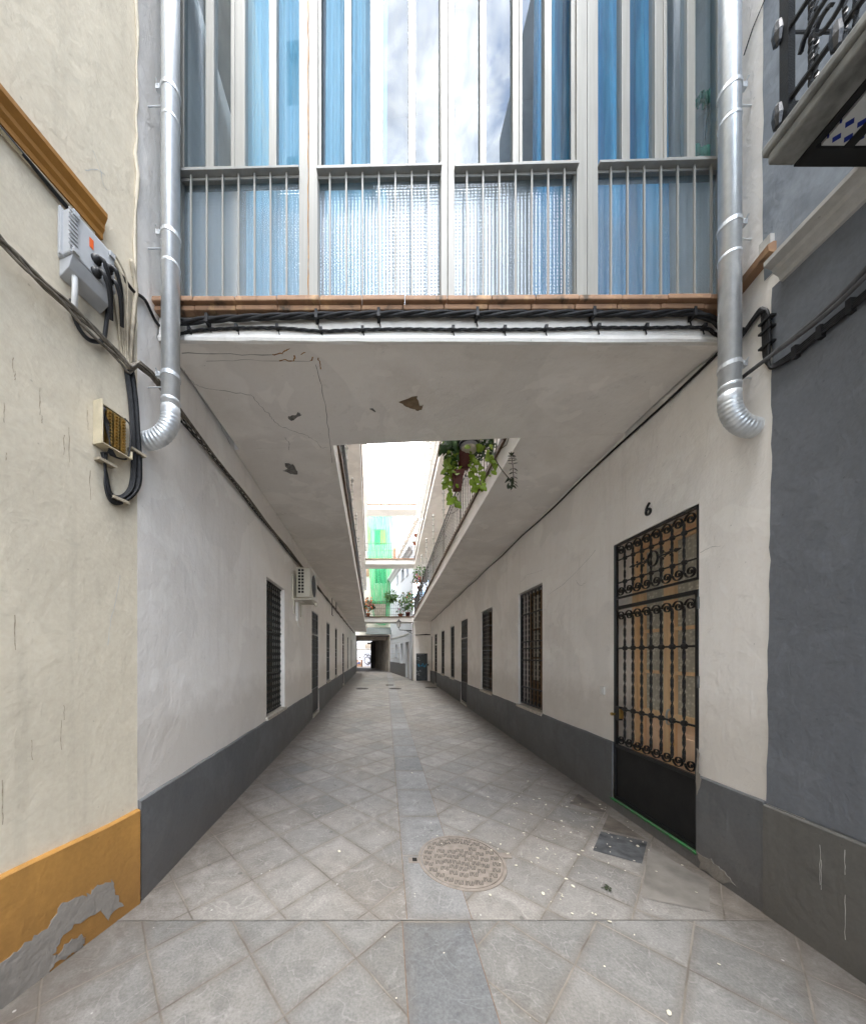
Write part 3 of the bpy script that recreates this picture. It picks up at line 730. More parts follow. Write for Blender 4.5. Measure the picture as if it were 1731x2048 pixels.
bars = [GS0+.03+gap*(i+1) for i in range(NB)]
for s in bars[:-1]:
    mb = MB(); mb.twist(R.P(s,.74,GD), R.P(s,1.99,GD), .021, 5.5, 16, .5); mb.build('twisted_bar', 'iron_black', gate)
gate_scrolls(gate, [s-.006 for s in bars], gap, 1.995, .735, GD)
for z in (1.668, 1.052):
    mb = MB(); mb.fbox(R,GS0+.0305,GS1-.0305,z-.008,z+.008,GD-.006,GD+.006); cb = mb.build('crossbar', 'iron_black', gate)
    for s in bars[:-1]:
        mb.__init__(); mb.lathe(R.P(s,z,GD-.02), [(.012,0),(.024,.008),(.024,.030),(.012,.04)], 10, R.n); mb.build('rosette', 'iron_black', gate)
mb = MB(); mb.fbox(R,GS1-.085,GS1-.03,.93,1.07,GD-.02,GD+.022); mb.build('lock_box', 'iron_black', gate, bevel=.003)
mb = MB(); mb.fbox(R,GS1-.098,GS1-.086,.95,1.05,GD-.018,GD+.02); mb.lathe(R.P(GS1-.02,.985,GD+.016), [(.012,0),(.012,.02),(.016,.024),(.016,.04),(.004,.044)], 10, R.n); mb.build('lock_cylinder', 'brass', gate)
for z in (.55, 1.35, 1.95):
    mb = MB(); mb.tube([R.P(GS0+.002,z,GD+.018),R.P(GS0+.002,z+.09,GD+.018)], .009, 8); mb.build('hinge', 'iron_grey', gate)
mb = MB()
for (a,b,c,d) in ((GS0+.002,GS0+.022,2.175,2.745),(GS0+.0225,GS1-.0305,2.722,2.745),(GS0+.0225,GS1-.0305,2.175,2.195)): mb.fbox(R,a,b,c,d,GD-.012,GD+.012)
tg = mb.build('transom_grille', 'iron_black', rh, bevel=.002)
for s in bars[:-1]:
    mb = MB(); mb.twist(R.P(s,2.255,GD), R.P(s,2.665,GD), .018, 2, 16, .5); mb.build('twisted_bar', 'iron_black', tg)
gate_scrolls(tg, [s-.005 for s in bars], gap, 2.665, 2.255, GD)
for z in (2.575, 2.34):
    mb = MB(); mb.fbox(R,GS0+.0225,GS1-.0305,z-.006,z+.006,GD-.005,GD+.005); mb.build('crossbar', 'iron_black', tg)
    for s in bars[:-1]:
        mb = MB(); mb.lathe(R.P(s,z,GD-.02), [(.010,0),(.021,.008),(.021,.028),(.010,.036)], 10, R.n); mb.build('rosette', 'iron_black', tg)
mb = MB(); c = (mid-.01, 2.457); pts = [R.P(c[0]+.052*math.cos(t*PI/14), c[1]+.068*math.sin(t*PI/14), GD+.016) for t in range(29)]
mb.strap(pts, R.n, .018, .006); mb.build('oval_ring', 'iron_black', tg)
for sgn in (-1, 1):
    mb = MB(); mb.tube([R.P(c[0]+sgn*.055,c[1]+.0,GD+.016),R.P(c[0]+sgn*.24,c[1]+.0,GD+.016)], .007, 6)
    mb.lathe(R.P(c[0]+sgn*.21,c[1],GD+.016), [(.004,0),(.018,.02),(.004,.07)], 6, R.t*sgn)
    for k in (-1,1):
        sp = [(c[0]+sgn*(.07+.05*t)+sgn*.024*math.cos(3+t*7)*(1-t*.6), c[1]+k*(.028+.02*math.sin(3+t*7)*(1-t*.6))) for t in [i/14 for i in range(15)]]
        mb.strap([R.P(a,b,GD+.016) for a,b in sp], R.n, .010, .005)
        sp = [(a+sgn*.075, c[1]+(b-c[1])*.7) for a, b in sp]; mb.strap([R.P(a,b,GD+.016) for a,b in sp], R.n, .010, .005)
    mb.build('arrow_ornament', 'iron_black', tg)
# number and switch
def onR(s, z, d): return lambda co: R.P(s-co.x, z+co.y, d+co.z)
s6, z6 = R.ray(1298, 1020)
tag(text_mb('6', .165, onR(s6, z6, .012), .012).build('house_number', 'iron_black'), 'black metal house number 6 on white wall above the entrance gate', 'house number')
s_, z_ = R.ray(1205, 1381)
sw = MB().fbox(R, s_-.038, s_+.038, z_-.045, z_+.045, .0005, .013).build('doorbell_switch', 'white_plastic', bevel=.004)
tag(sw, 'small white plastic doorbell switch on wall left of the entrance gate', 'doorbell')
OFF[sw] = Vector((0,0,0))
MB().fbox(R, s_-.018, s_+.018, z_-.026, z_+.026, .0135, .018).build('push_button', 'white_plastic', sw, bevel=.002)
#@@CREAM
# ------------------------------------------------------------------ cream house (left foreground)
ch = thing('cream_house', 'cream plastered house with ochre plinth at the left street corner', 'house', (-1.7,1.5,0))
wall_mb(CR, -7.0, 0, 0, 12.0, (), .1).build('wall', 'cream_plaster', ch)
strip_mb(MB(), CR, -6.9, -.003, .60, .03, .006).build('plinth', 'ochre_plinth', ch)
mb = MB()
prof = [(0,4.01),(.022,4.01),(.022,4.04),(.036,4.06),(.036,4.085),(.058,4.12),(.058,4.145),(.010,4.165),(0,4.165)]
for (sA, sB) in ((-6.8, -.215),):
    mb.slab([CR.P(sA, z, d) for d, z in prof], CR.P(sB,0,0)-CR.P(sA,0,0))
mb.build('cornice', 'ochre_trim', ch)
# peeled plinth patches
def patch(fr, pix, d, name, mat, parent, th=.0025, n=5, amp=4):
    pts = [fr.px(u, v, d) for (u, v) in jitter(pix+[pix[0]], n, amp)[:-1]]
    mb = MB(); mb.slab(pts, fr.n*th); return mb.build(name, mat, parent)
patch(CR, [(-60,1985),(20,1915),(60,1880),(100,1850),(120,1805),(160,1795),(175,1790),(195,1770),(225,1762),(232,1790),(247,1810),(215,1838),(200,1822),(150,1850),(115,1890),(105,1912),(120,1912),(150,1880),(168,1874),(165,1895),(110,1930),(95,1950),(40,1995),(-60,2070)], .0302, 'bare_patch', 'bare_render', ch)
patch(CR, [(118,1908),(140,1882),(165,1872),(167,1890),(145,1905),(122,1916)], .0335, 'bare_patch', 'bare_render', ch)
# ragged plaster seam beside the cream wall edge
mb = MB(); pts = []
for i in range(60):
    z = 2.9+i*.12; pts.append(CR.P(-.012+rnd.uniform(-.012,.012), z, .004+rnd.uniform(0,.006)))
mb.tube(pts, .011, 5, rr=[rnd.uniform(.004,.014) if p.z > 3.55 else .004 for p in pts]); mb.build('plaster_seam', 'cream_plaster', ch, True)
for (u, v, h) in ((26,715,30),(30,742,18),(8,805,40),(80,775,55),(128,870,40),(138,855,70),(12,905,16),(84,830,16),(5,1560,90),(122,1440,60),(128,1410,30),(64,1480,40),(175,820,40),(180,940,60),(30,1230,70)):
    k = [CR.px(u+rnd.uniform(-1.2,1.2), v+h*i/6, 0) for i in range(7)]
    ribbon_on(k, .0035, CR.n, .001).build('stain', 'drip_stain', ch)
for pix in ([(215,1290),(222,1240),(232,1200),(240,1150)],[(185,300),(200,335),(208,372),(215,380)],[(170,340),(195,338),(210,350)]):
    ribbon_on([CR.px(u, v, 0) for u, v in jitter(pix, 4, 1.2)], .004, CR.n, .001).build('crack', 'ledge_plaster', ch)
for pix in ([(1095,1190),(1130,1165),(1160,1135),(1190,1100)],[(1040,1165),(1055,1150),(1085,1140)],[(1400,1105),(1420,1095),(1440,1092)],[(1150,1160),(1160,1172),(1172,1165)]):
    ribbon_on([R.px(u, v, 0) for u, v in jitter(pix, 4, 1.2)], .004, R.n, .001).build('crack', 'ledge_plaster', rh)
for pix in ([(1620,760),(1640,800),(1650,860),(1655,1000)],[(1590,760),(1592,850)]):
    pass
patch(R, [(1393,1495),(1400,1510),(1397,1540),(1402,1560),(1393,1590),(1391,1540)], .0235, 'bare_patch', 'bare_render', rh, n=4, amp=1.5)
patch(R, [(1392,1700),(1420,1720),(1450,1745),(1470,1770),(1440,1765),(1400,1735)], .0235, 'bare_patch', 'bare_render', rh, n=4, amp=3)
for (u, v, h) in ((1640,1690,80),(1642,1720,60),(1690,1700,50),(1690,1790,90)):
    k = [R.px(u+rnd.uniform(-1,1), v+h*i/6, .026) for i in range(7)]
    ribbon_on(k, .0026, R.n, .002).build('paint_drip', 'ledge_plaster', rh)
#@@GREY
# ------------------------------------------------------------------ grey house (right foreground)
gh = thing('grey_house', 'slate grey painted house with iron balcony at the right street corner', 'house', (2.35,1.2,0))
def wavy(z0, z1, f, n=40): return [(f(z0+(z1-z0)*i/n)+rnd.uniform(-.006,.006), z0+(z1-z0)*i/n) for i in range(n+1)]
def paint(z0, z1, f, mat, d, s_back=-2.0, name='wall'):
    e = wavy(z0, z1, f); mb = MB(); vs = []; fs = []
    for (s, z) in e: vs += [R.P(s, z, d), R.P(s_back, z, d)]
    for i in range(len(e)-1): fs.append((2*i, 2*i+1, 2*i+3, 2*i+2))
    return mb.add(vs, fs).build(name, mat, gh)
MB().fbox(R, -2.0, 1.7995, -.01, 12, -.05, -.001).build('wall', 'slate_wall', gh)
paint(.68, 3.84, lambda z: 1.955 if z > 3.0 else 1.955+.012*(3-z), 'slate_wall', .004)
paint(3.93, 12, lambda z: 2.0, 'blue_grey_wall', .004, name='upper_wall')
strip_mb(MB(), R, -2.0, 1.982, .675, .026, .005).build('plinth', 'olive_plinth', gh)
mb = MB(); prof = [(0,3.815),(.02,3.82),(.03,3.845),(.06,3.865),(.07,3.885),(.115,3.905),(.115,3.93),(.03,3.955),(0,3.955)]
mb.slab([R.P(-2.0, z, d) for d, z in prof], R.P(1.90,0,0)-R.P(-2.0,0,0)); mb.build('string_course', 'ledge_plaster', gh)
# balcony
BY1, BX, BZ = 1.50, 1.788, 3.89
xw = 2.34
mb = MB(); mb.box((BX,-1.2,BZ),(BX+.125,BY1,BZ+.05)); mb.box((BX-.015,-1.2,BZ+.0505),(xw,BY1+.012,BZ+.095)); bal = mb.build('balcony', 'balcony_edge', gh, bevel=.01)
mb = MB(); mb.box((BX+.1255,-1.2,BZ-.001),(BX+.15,BY1,BZ+.05)); mb.box((BX+.1505,-1.2,BZ+.02),(xw,BY1-.055,BZ+.05)); mb.box((BX+.1505,BY1-.0545,BZ-.001),(xw,BY1,BZ+.05))
for k in range(4): 
    x = 2.068+.148*k; mb.box((x,-1.2,BZ),(x+.042,BY1-.055,BZ+.0198))
mb.build('balcony_underside', 'balcony_dark', bal)
for k in range(2):
    x = 1.964+.148*k; mb = MB(); mb.box((x,-1.2,BZ+.006),(x+.103,BY1-.058,BZ+.0195)); mb.build('tile_strip', 'azulejo', bal)
mb = MB(); bx = BX+.02; zt = BZ+.095
for z, r in ((zt+.10,.012),(zt+.42,.010),(zt+1.0,.016)):
    mb.tube([(bx,-1.2,z),(bx,1.44,z),(2.36,1.44,z)], r, 6)
for y in (1.44,.95,.45,-.1,-.7): mb.box((bx-.016,y-.016,zt),(bx+.016,y+.016,zt+1.05))
yy = 1.36
while yy > -1.1:
    mb.twist((bx,yy,zt),(bx,yy,zt+1.0), .013, 7, 6); yy -= .13
xx = bx+.13
while xx < 2.34: mb.twist((xx,1.44,zt),(xx,1.44,zt+1.0), .013, 7, 6); xx += .13
def scroll3(c, e1, e2, r, turns=1.4, n=22):
    return [Vector(c)+Vector(e1)*(r*(1-.8*i/n)*math.cos(i/n*turns*2*PI))+Vector(e2)*(r*(1-.8*i/n)*math.sin(i/n*turns*2*PI)) for i in range(n+1)]
yy = 1.30
while yy > -1:
    mb.strap(scroll3((bx-.012,yy,zt+.22), (0,1,0), (0,0,1), .085), (1,0,0), .016, .009)
    mb.strap(scroll3((bx-.012,yy-.12,zt+.74), (0,-1,0), (0,0,-1), .085), (1,0,0), .016, .009); yy -= .26
for y in (1.49, 1.30):   # leaf ornaments on the corner post
    for z in (zt+.02, zt+.40): mb.ball((bx-.02, y-.03, z+.05), .05, 8, (.3,.45,1.3))
mb.build('railing', 'iron_black', bal)
#@@BRIDGE
# ------------------------------------------------------------------ glazed bridge over the alley mouth
gb = thing('glazed_bridge', 'enclosed bridge with tall aluminium windows spanning the alley mouth', 'bridge', (.4,2.3,3.8))
SL, SR = -1.60, 2.36    # s range of the facade (about x)
tl = -.016
zb = 3.80
# soffit + beam
mb = MB()
fp = []
nn = 24
for i in range(nn+1):
    s = SL+(SR-SL)*i/nn; p = F.P(s, 0, 0); fp.append(p)
vs = []; fs = []
prof = [(.0,.24),(.0,.055),(.010,.04),(.014,.02),(.008,.002),(-.012,-.001)]
NB_ = 8
for p, i in zip(fp, range(nn+1)):
    s = SL+(SR-SL)*i/nn; q0 = F.P(s, 0, 0); zb0 = zs(q0.x, q0.y)
    for (d, h) in prof:
        q = F.P(s, 0, d); vs.append(Vector((q.x, q.y, zb0+h+(rnd.uniform(-.003,.003) if 0 < i < nn else 0))))
    yb = yfront(p.x)
    for t_ in range(1, NB_+1):
        y = q0.y+.012+(yb-q0.y-.012)*(t_/NB_)**1.4; vs.append(Vector((p.x, y, zs(p.x, y))))
    vs.append(Vector((p.x, yb, zc(p.x, yb)+.30)))
k = len(prof)+NB_+1
for i in range(nn):
    for j in range(k-1): fs.append((i*k+j, (i+1)*k+j, (i+1)*k+j+1, i*k+j+1))
mb.add(vs, fs); beam = mb.build('beam', 'bridge_plaster', gb)
beam.data.materials.append(MATS['soffit_plaster'])
for pidx, p in enumerate(beam.data.polygons):
    if (pidx % (k-1)) >= 5: p.material_index = 1
# tile courses
for (zz, dd, nm) in ((3.962,.050,'tile_course'),(4.000,.075,'tile_course')):
    mb = MB(); s = SL
    while s < SR:
        w = .29+rnd.uniform(-.01,.01); j = rnd.uniform(-.002,.002); e = min(s+w-.004, SR)
        if dd > .06: mb.hexa([F.P(s,zz+tl*s+.0,-.10),F.P(e,zz+tl*e,-.10),F.P(e,zz+tl*e+j*.5,dd+j),F.P(s,zz+tl*s+j*.5,dd+j),F.P(s,zz+tl*s+.048,-.10),F.P(e,zz+tl*e+.048,-.10),F.P(e,zz+tl*e+.038+j,dd+j-.004),F.P(s,zz+tl*s+.038+j,dd+j-.004)])
        else: mb.fbox(F, s, e, zz+j*.5, zz+.034+j*.3, -.10, dd+j, tl)
        s += w
    mb.build(nm, 'terracotta', gb, bevel=.006)
# posts
UPZ = 10.5
fx = lambda u: F.ray(u, 400)[0]
posts = [(350,364),(600,637),(880,907),(1148,1190),(1438,1460)]
for (a, b) in posts:
    mb = MB(); sa, sb = fx(a), fx(b); m_ = (sa+sb)/2
    mb.fbox(F, sa, m_-.0015, 4.0, UPZ, -.06, .030); mb.fbox(F, m_+.0015, sb, 4.0, UPZ, -.06, .030)
    mb.fbox(F, sa-.004, sa+.012, 4.0, UPZ, -.061, .010); mb.fbox(F, sb-.012, sb+.004, 4.0, UPZ, -.061, .010)
    o = mb.build('mullion', 'alu_frame', gb, bevel=.003)
    if a == 600:
        pp = [F.P(m_, 4.05+i*.06, .0315) for i in range(50)]
        ribbon_on([q+F.t*rnd.uniform(-.002,.002) for q in pp], .007, F.n, .0005).build('rust_streak', 'rust', o)
bays = [(364,600,338,[(412,428),(470,490),(538,553)],(364,472)),(637,880,334,[(689,702),(747,766),(816,831)],(637,749)),(907,1148,330,[(959,972),(1024.5,1043.5),(1088,1102)],(1036,1148)),(1190,1438,322,[(1242,1258),(1308,1329),(1372.5,1388.6)],(1323,1438))]
RZ = []
for bi, (a, b, vr, frs, sash) in enumerate(bays):
    sa, sb = fx(a), fx(b); sc_ = (sa+sb)/2
    zr = F.ray((a+b)/2, vr, .05)[1]
    # window: frame mesh with panes
    mb = MB()
    for (p, q) in frs: mb.fbox(F, fx(p), fx(q), zr+.025, UPZ-.08, -.05, .006)
    mb.fbox(F, sa+.004, sb-.004, zr+.004, zr+.026, -.058, -.004); mb.fbox(F, sa+.004, sb-.004, UPZ-.08, UPZ, -.05, .006)
    win = mb.build('window', 'alu_frame', gb, bevel=.002)
    mb = MB(); p, q = fx(sash[0]), fx(sash[1])
    mb.fbox(F, p, q, zr+.030, zr+.048, .0065, .036); mb.fbox(F, p+.003, p+.022, zr+.0485, UPZ-.1, .0065, .016); mb.fbox(F, q-.030, q-.004, zr+.0485, UPZ-.1, .0065, .016)
    mb.build('sash', 'alu_frame', win, bevel=.002)
    ed = [a]+[x for f_ in frs for x in f_]+[b]
    for i in range(0, 8, 2):
        mb = MB(); p, q = fx(ed[i]), fx(ed[i+1]); tw = rnd.uniform(-.0015,.0015)
        mb.poly([F.P(p,zr+.02,-.02+tw),F.P(q,zr+.02,-.02-tw),F.P(q,UPZ-.07,-.02-tw),F.P(p,UPZ-.07,-.02+tw)]); mb.build('pane', 'window_glass', win)
    mb = MB(); mb.poly([F.P(sa,4.0,-.022),F.P(sb,4.0,-.022),F.P(sb,zr+.02,-.022),F.P(sa,zr+.02,-.022)]); mb.build('pressed_pane', 'pressed_glass', win)
    # railing
    mb = MB(); mb.fbox(F, sa-.004, sb+.004, zr-.004, zr+.012, .0105, .056); mb.fbox(F, sa-.004, sb+.004, zr-.022, zr-.0045, .012, .020)
    ra = mb.build('railing', 'alu_dark', gb, bevel=.002)
    for i in range(7):
        s = sa+(sb-sa)*(.10+i*.133); mb = MB(); mb.fbox(F, s-.0055, s+.0055, 4.0, zr-.004, .024, .035); mb.build('baluster', 'alu_frame', ra)
# interior: floor, back wall, ceiling, curtains
mb = MB()
b0 = F.P(SL,0,-.10); b1 = F.P(SR,0,-.10)
z0 = 4.02
c0 = Vector((b0.x, yfront(b0.x)-.02, 0)); c1 = Vector((b1.x, yfront(b1.x)-.02, 0))
def up(p, z): return Vector((p.x, p.y, z))
for zA in (z0, UPZ-.02, 7.2): mb.poly([up(b0,zA),up(b1,zA),up(c1,zA),up(c0,zA)])
mb.poly([up(c0,z0),up(c1,z0),up(c1,UPZ),up(c0,UPZ)])
mb.build('interior', 'inner_room', gb)
mb = MB(); c0b = up(c0,0)+Vector((0,.018,0)); c1b = up(c1,0)+Vector((0,.018,0))
mb.poly([up(c0b,4.1),up(c1b,4.1),up(c1b,UPZ+.3),up(c0b,UPZ+.3)]); mb.poly([up(b0,UPZ+.02),up(b1,UPZ+.02),up(c1b,UPZ+.02),up(c0b,UPZ+.02)])
mb.build('back_wall', 'gallery_wall', gb)
def curtain(u0, u1, z0, z1, d, mat, lean=0.0):
    mb = MB(); n = 40; vs = []; fs = []; s0, s1 = fx(u0), fx(u1)
    for i in range(n+1):
        s = s0+(s1-s0)*i/n; w = .018*math.sin(i*1.3)+.01*math.sin(i*.53+1)
        vs += [F.P(s, z0, d+w), F.P(s+lean, z1, d+w*1.3)]
    for i in range(n): fs.append((2*i, 2*i+2, 2*i+3, 2*i+1))
    return mb.add(vs, fs).build('curtain', mat, gb, True)
curtain(470, 606, 4.06, 7.1, -.18, 'pale_blue_blind'); curtain(500, 610, 4.2, 7.1, -.24, 'blue_curtain', -.05)
curtain(636, 770, 4.06, 7.1, -.20, 'pale_blue_blind', .02); None
curtain(1085, 1240, 4.06, 7.1, -.20, 'blue_curtain', .03); curtain(1195, 1400, 4.08, 7.1, -.25, 'blue_curtain', -.04)
# mop and cloth behind the right-hand pane
mp = thing('mop', 'pale green mop leaning behind the rightmost upper window pane', 'mop', tuple(F.px(1400,300,-.16)))
mb = MB(); mb.tube([F.px(1403,330,-.16),F.px(1412,215,-.16)], .009, 6); mb.build('pole', 'steel', mp)
mb = MB()
for i in range(26):
    q = F.px(1410,200,-.16); a = rnd.uniform(0,2*PI); r = rnd.uniform(.01,.06)
    mb.tube([q, q+Vector((r*math.cos(a), r*.4*math.sin(a), rnd.uniform(.0,.06))), q+Vector((r*1.5*math.cos(a), r*.5*math.sin(a), rnd.uniform(-.07,.05)))], .008, 5)
mb.build('mop_head', 'mint_cloth', mp, True)
mb = MB()
for i in range(9):
    q = F.px(1372+i*7, 312, -.13); mb.ball(q+Vector((0,0,rnd.uniform(-.02,.03))), .055, 8, (.5,.4,1.6))
tag(mb.build('cloth', 'mint_cloth', None, True), 'crumpled mint green cloth lying behind the lower right window pane', 'cloth')
# soffit marks: holes, cracks, rust
DN = Vector((0,0,-1))
def spatch(pix, mat, name='bare_patch', th=.003, parent=gb, amp=1.5):
    pts = [soff(u, v)+Vector((0,0,-.0015)) for (u, v) in jitter(pix+[pix[0]], 4, amp)[:-1]]
    MB().slab(pts, (0,0,-th)).build(name, mat, parent)
spatch([(796,803),(833,790),(838,812),(845,810),(844,820),(830,819),(812,812)], 'bare_brick')
spatch([(576,832),(590,830),(596,824),(603,829),(592,835),(586,841),(578,838)], 'chip_grey')
spatch([(739,817),(745,816),(751,823),(747,822)], 'chip_grey', amp=.4)
spatch([(569,925),(586,929),(595,942),(595,948),(580,947),(565,941),(574,938)], 'chip_grey', parent=lh)
def crack(pix, w=.0035, mat='crack_dark', parent=gb, amp=1.6):
    ribbon_on([soff(u, v) for (u, v) in jitter(pix, 5, amp)], w, DN, .0015).build('crack', mat, parent)
crack([(367,742),(385,765),(410,776),(450,782),(503,790),(515,806),(542,832),(547,842),(565,853),(580,859),(612,870),(630,880),(642,895),(655,895)])
crack([(362,706),(440,708),(545,709)], .005); crack([(630,730),(640,760),(652,820),(658,880),(664,925)], .004)
crack([(412,722),(500,720),(620,722)], .0025)
crack([(545,709),(562,707),(572,700),(582,694)], .010, 'rust'); crack([(560,720),(586,720),(590,716),(588,710)], .009, 'rust')
crack([(602,708),(610,704)], .007, 'rust'); crack([(619,722),(626,714)], .008, 'rust'); crack([(635,714),(638,722),(641,738)], .008, 'rust')
crack([(390,775),(440,850),(470,905)], .0025, parent=lh); crack([(570,875),(580,890),(577,900)], .003, parent=lh)
#@@CABLES
# ------------------------------------------------------------------ drainpipes
def drainpipe(label, xc, yc, ztop, zel, xend, bands, wallfr):
    t = thing('drainpipe', label, 'drainpipe', (xc, yc, zel), 'galvanised drainpipes beside the glazed bridge')
    r = .0545; mb = MB(); z = ztop; mb.tube([(xc,yc,ztop),(xc,yc,zel+.16)], r, 20); mb.build('pipe', 'galvanised', t, True)
    sg = 1 if xend > xc else -1; Rb = abs(xend-xc)-.0
    # ribbed elbow
    mb = MB(); pts = []; rr = []
    n = 132
    for i in range(n+1):
        a = PI/2*i/n; pts.append((xc+sg*Rb*(1-math.cos(a)), yc, zel+.16-.05-Rb*math.sin(a)))
        rr.append(r*(1.02+.05*(abs(((i*12/n)%1)-.5)*2)))
    pts = [(xc,yc,zel+.16),(xc,yc,zel+.13)]+pts; rr = [r*1.035, r*1.035]+rr
    mb.tube(pts, r, 20, rr=rr); mb.build('elbow', 'galvanised', t, True)
    for zb_ in bands:
        mb = MB(); mb.lathe((xc,yc,zb_), [(r+.001,-.014),(r+.0045,-.013),(r+.0045,.013),(r+.001,.014)], 24)
        q = Vector((xc+sg*(r+.012), yc-.02, zb_)); mb.box((q.x-.014,q.y-.012,zb_-.014),(q.x+.014,q.y+.012,zb_+.018)); mb.tube([q, q+Vector((0,-.03,.022))], .004, 5)
        wx_ = wallfr.o.x + wallfr.t.x*(yc+.02)/wallfr.t.y
        mb.tube([(xc+sg*r,yc+.02,zb_-.045),(wx_,yc+.02,zb_-.05)], .005, 6); mb.build('clamp', 'galvanised', t)
    for zj in [b-.20 for b in bands[:-1]]+[zel+.20]:
        MB().lathe((xc,yc,zj), [(r,-.012),(r+.003,-.006),(r+.003,.006),(r,.012)], 24).build('joint_ring', 'galvanised', t, True)
def zat(v, y): return CH+(PY-v)/FPX*y
drainpipe('left galvanised drainpipe with ribbed elbow turning into the cream house wall', -1.44, 2.15, 9.0, zat(870,2.15)+.02, -1.61, [zat(188,2.15),zat(475,2.15),zat(755,2.15)], L)
drainpipe('right galvanised drainpipe with ribbed elbow beside the slate grey wall', 2.205, 2.05, 9.0, zat(845,2.05)+.02, 2.37, [zat(185,2.05),zat(455,2.05),zat(735,2.05)], R)
# ------------------------------------------------------------------ cables
def cable(name, label, mat, mbf, cat='cable', group=None, smooth=True):
    mb = MB(); mbf(mb); o = mb.build(name, mat, None, smooth); tag(o, label, cat, group); return o
def clips(parent, fr, pix, d, mat='cable_black', h=.03):
    OFF[parent] = Vector((0,0,0))
    for (u, v) in pix:
        s, z = fr.ray(u, v, d); mb = MB(); mb.fbox(fr, s-.010, s+.010, z-h, z+h, .0005, d+.022); mb.tube([fr.P(s+.004,z-h,.006),fr.P(s+.012,z-h-.03,.006)], .004, 5); mb.build('cable_clip', mat, parent)
bp = [(345,650),(362,645),(420,639),(520,634),(630,631),(760,628),(860,627),(955,628),(1080,627),(1180,627),(1290,628),(1380,626),(1425,640),(1450,664)]
o = cable('power_cable', 'thick twisted black power cable across the white beam', 'cable_black', lambda mb: twisted(mb, fpath(F, bp, .032), 3, .0105, .0105, .5))
clips(o, F, [(415,640),(633,632),(757,629),(953,628),(1185,627),(1385,627)], .03)
bp2 = [(340,690),(362,668),(400,660),(470,656),(560,656),(640,662),(700,660),(800,658),(900,659),(1000,659),(1100,658),(1200,655),(1300,655),(1400,655),(1430,668),(1450,690)]
o = cable('telephone_wire', 'thin tangled black wires below the thick cable on the white beam', 'cable_black', lambda mb: twisted(mb, fpath(F, bp2, .012), 3, .006, .0045, .22))
clips(o, F, [(380,661),(474,656),(555,656),(642,662),(725,660),(905,659),(1008,659),(1090,658),(1195,655),(1290,655),(1405,655)], .010, h=.012)
# long bundle on the left walls
def lb(mb):
    for j in range(5):
        off = rnd.uniform(-.02,.02); pts = []
        for i in range(28):
            t = i/27; u = -120+(330+120)*t; s, z = CR.ray(u, 480+ (805-480)*(u/330.0), .05)
            if s > -.03: break
            pts.append(CR.P(s, z+off+.008*math.sin(i*.9+j*2), .045+.012*math.sin(j+i*.3)))
        for i in range(30):
            s = 2.14+i*.85; pts.append(L.P(s, 3.47+off-.003*(s-2)+.010*math.sin(i*1.7+j*2)-.02*(i%2), .04+.008*math.sin(j+i)))
        mb.tube(smooth_path(pts, 3), .0075, 5)
cable('cable_bundle', 'long dusty brown bundle of cables running along the left wall under the gallery', 'cable_brown', lb)
def lt(mb):
    twisted(mb, [L.P(s, 3.455-.003*s+(.012 if i%2 else -.012), .03) for i, s in enumerate([2.5+k*.8 for k in range(30)])], 3, .014, .006, .25, 5, .05)
cable('telephone_wire', 'twisted black wires along the left wall just below the dusty bundle', 'cable_black', lt)
o = cable('cable_tail', 'short cut cable end hanging from the left wall above the dark door', 'cable_black', lambda mb: (mb.tube([L.px(664,1196,.03),L.px(664,1230,.03),L.px(666,1232,.03)], .012, 6), mb.tube([L.px(672,1205,.03),L.px(672,1222,.03)], .016, 6)))
# black line from telecom corner to the pipe
def bl(mb):
    pts = smooth_path(fpath(CR, [(205,500),(225,528),(250,560),(268,583)], .015)+[L.px(290,600,.012),L.px(310,640,.012),L.px(330,665,.012)], 5); mb.tube(pts, .010, 6)
cable('power_cable', 'black cable slanting from the grey equipment box to the left drainpipe', 'cable_black', bl)
def bg(mb):
    for j in range(7):
        e = rnd.uniform(-6,6)
        pts = fpath(CR, [(205+j*4,510+rnd.uniform(-8,8)),(222+j*5+e,560),(236+j*3+e,640),(243+e*.5+j*2,705),(250+j*2,745)], .012+.003*j); mb.tube(smooth_path(pts,5), .0055, 5)
    mb.tube(smooth_path(fpath(CR, [(262,520),(272,575),(268,620),(262,690),(258,745)], .014),5), .013, 6)
cable('telephone_wire', 'loose beige telephone wires hanging below the grey equipment box', 'cable_beige', bg)
def lp(mb):
    for j in range(9):
        e = j*2.6
        pts = fpath(CR, [(250+e*.8,740),(258+e*.8,800),(262+e*.8,860),(264+e*.9,930),(258+e,975),(240+e*.6,992+e*.5),(222+e*.1,985+e),(206-e*.2+8,950+e),(203+e*.5,905)], .016+.004*(j%4)); mb.tube(smooth_path(pts,6), .0065, 5)
o = cable('cable_loop', 'black cable loop hanging under the open cream terminal box', 'cable_black', lp)
OFF[o] = Vector((0,0,0))
for (u,v) in ((275,905),(212,925),(240,1000)):
    s,z = CR.ray(u,v,.03); MB().fbox(CR, s-.045, s+.045, z-.008, z+.008, .004, .046).build('cable_tie', 'cable_beige', o)
cable('black_conduit', 'black conduit loop hanging from the grey equipment box', 'plastic_dark', lambda mb: mb.tube(smooth_path(fpath(CR, [(213,545),(216,600),(212,650),(205,680),(180,680),(160,660),(147,630),(143,600)], .02),6), .011, 7))
# moulding cable
cable('power_cable', 'straight black cable with pale conduit under the ochre cornice', 'cable_black', lambda mb: mb.tube(fpath(CR, [(-150,95),(0,255),(60,325),(135,415)], .02), .010, 6))
cable('conduit', 'pale straight conduit directly under the ochre cornice', 'box_cream', lambda mb: mb.tube([CR.P(-1.6,3.985,.018), CR.P(-.26,3.985,.018)], .012, 6))
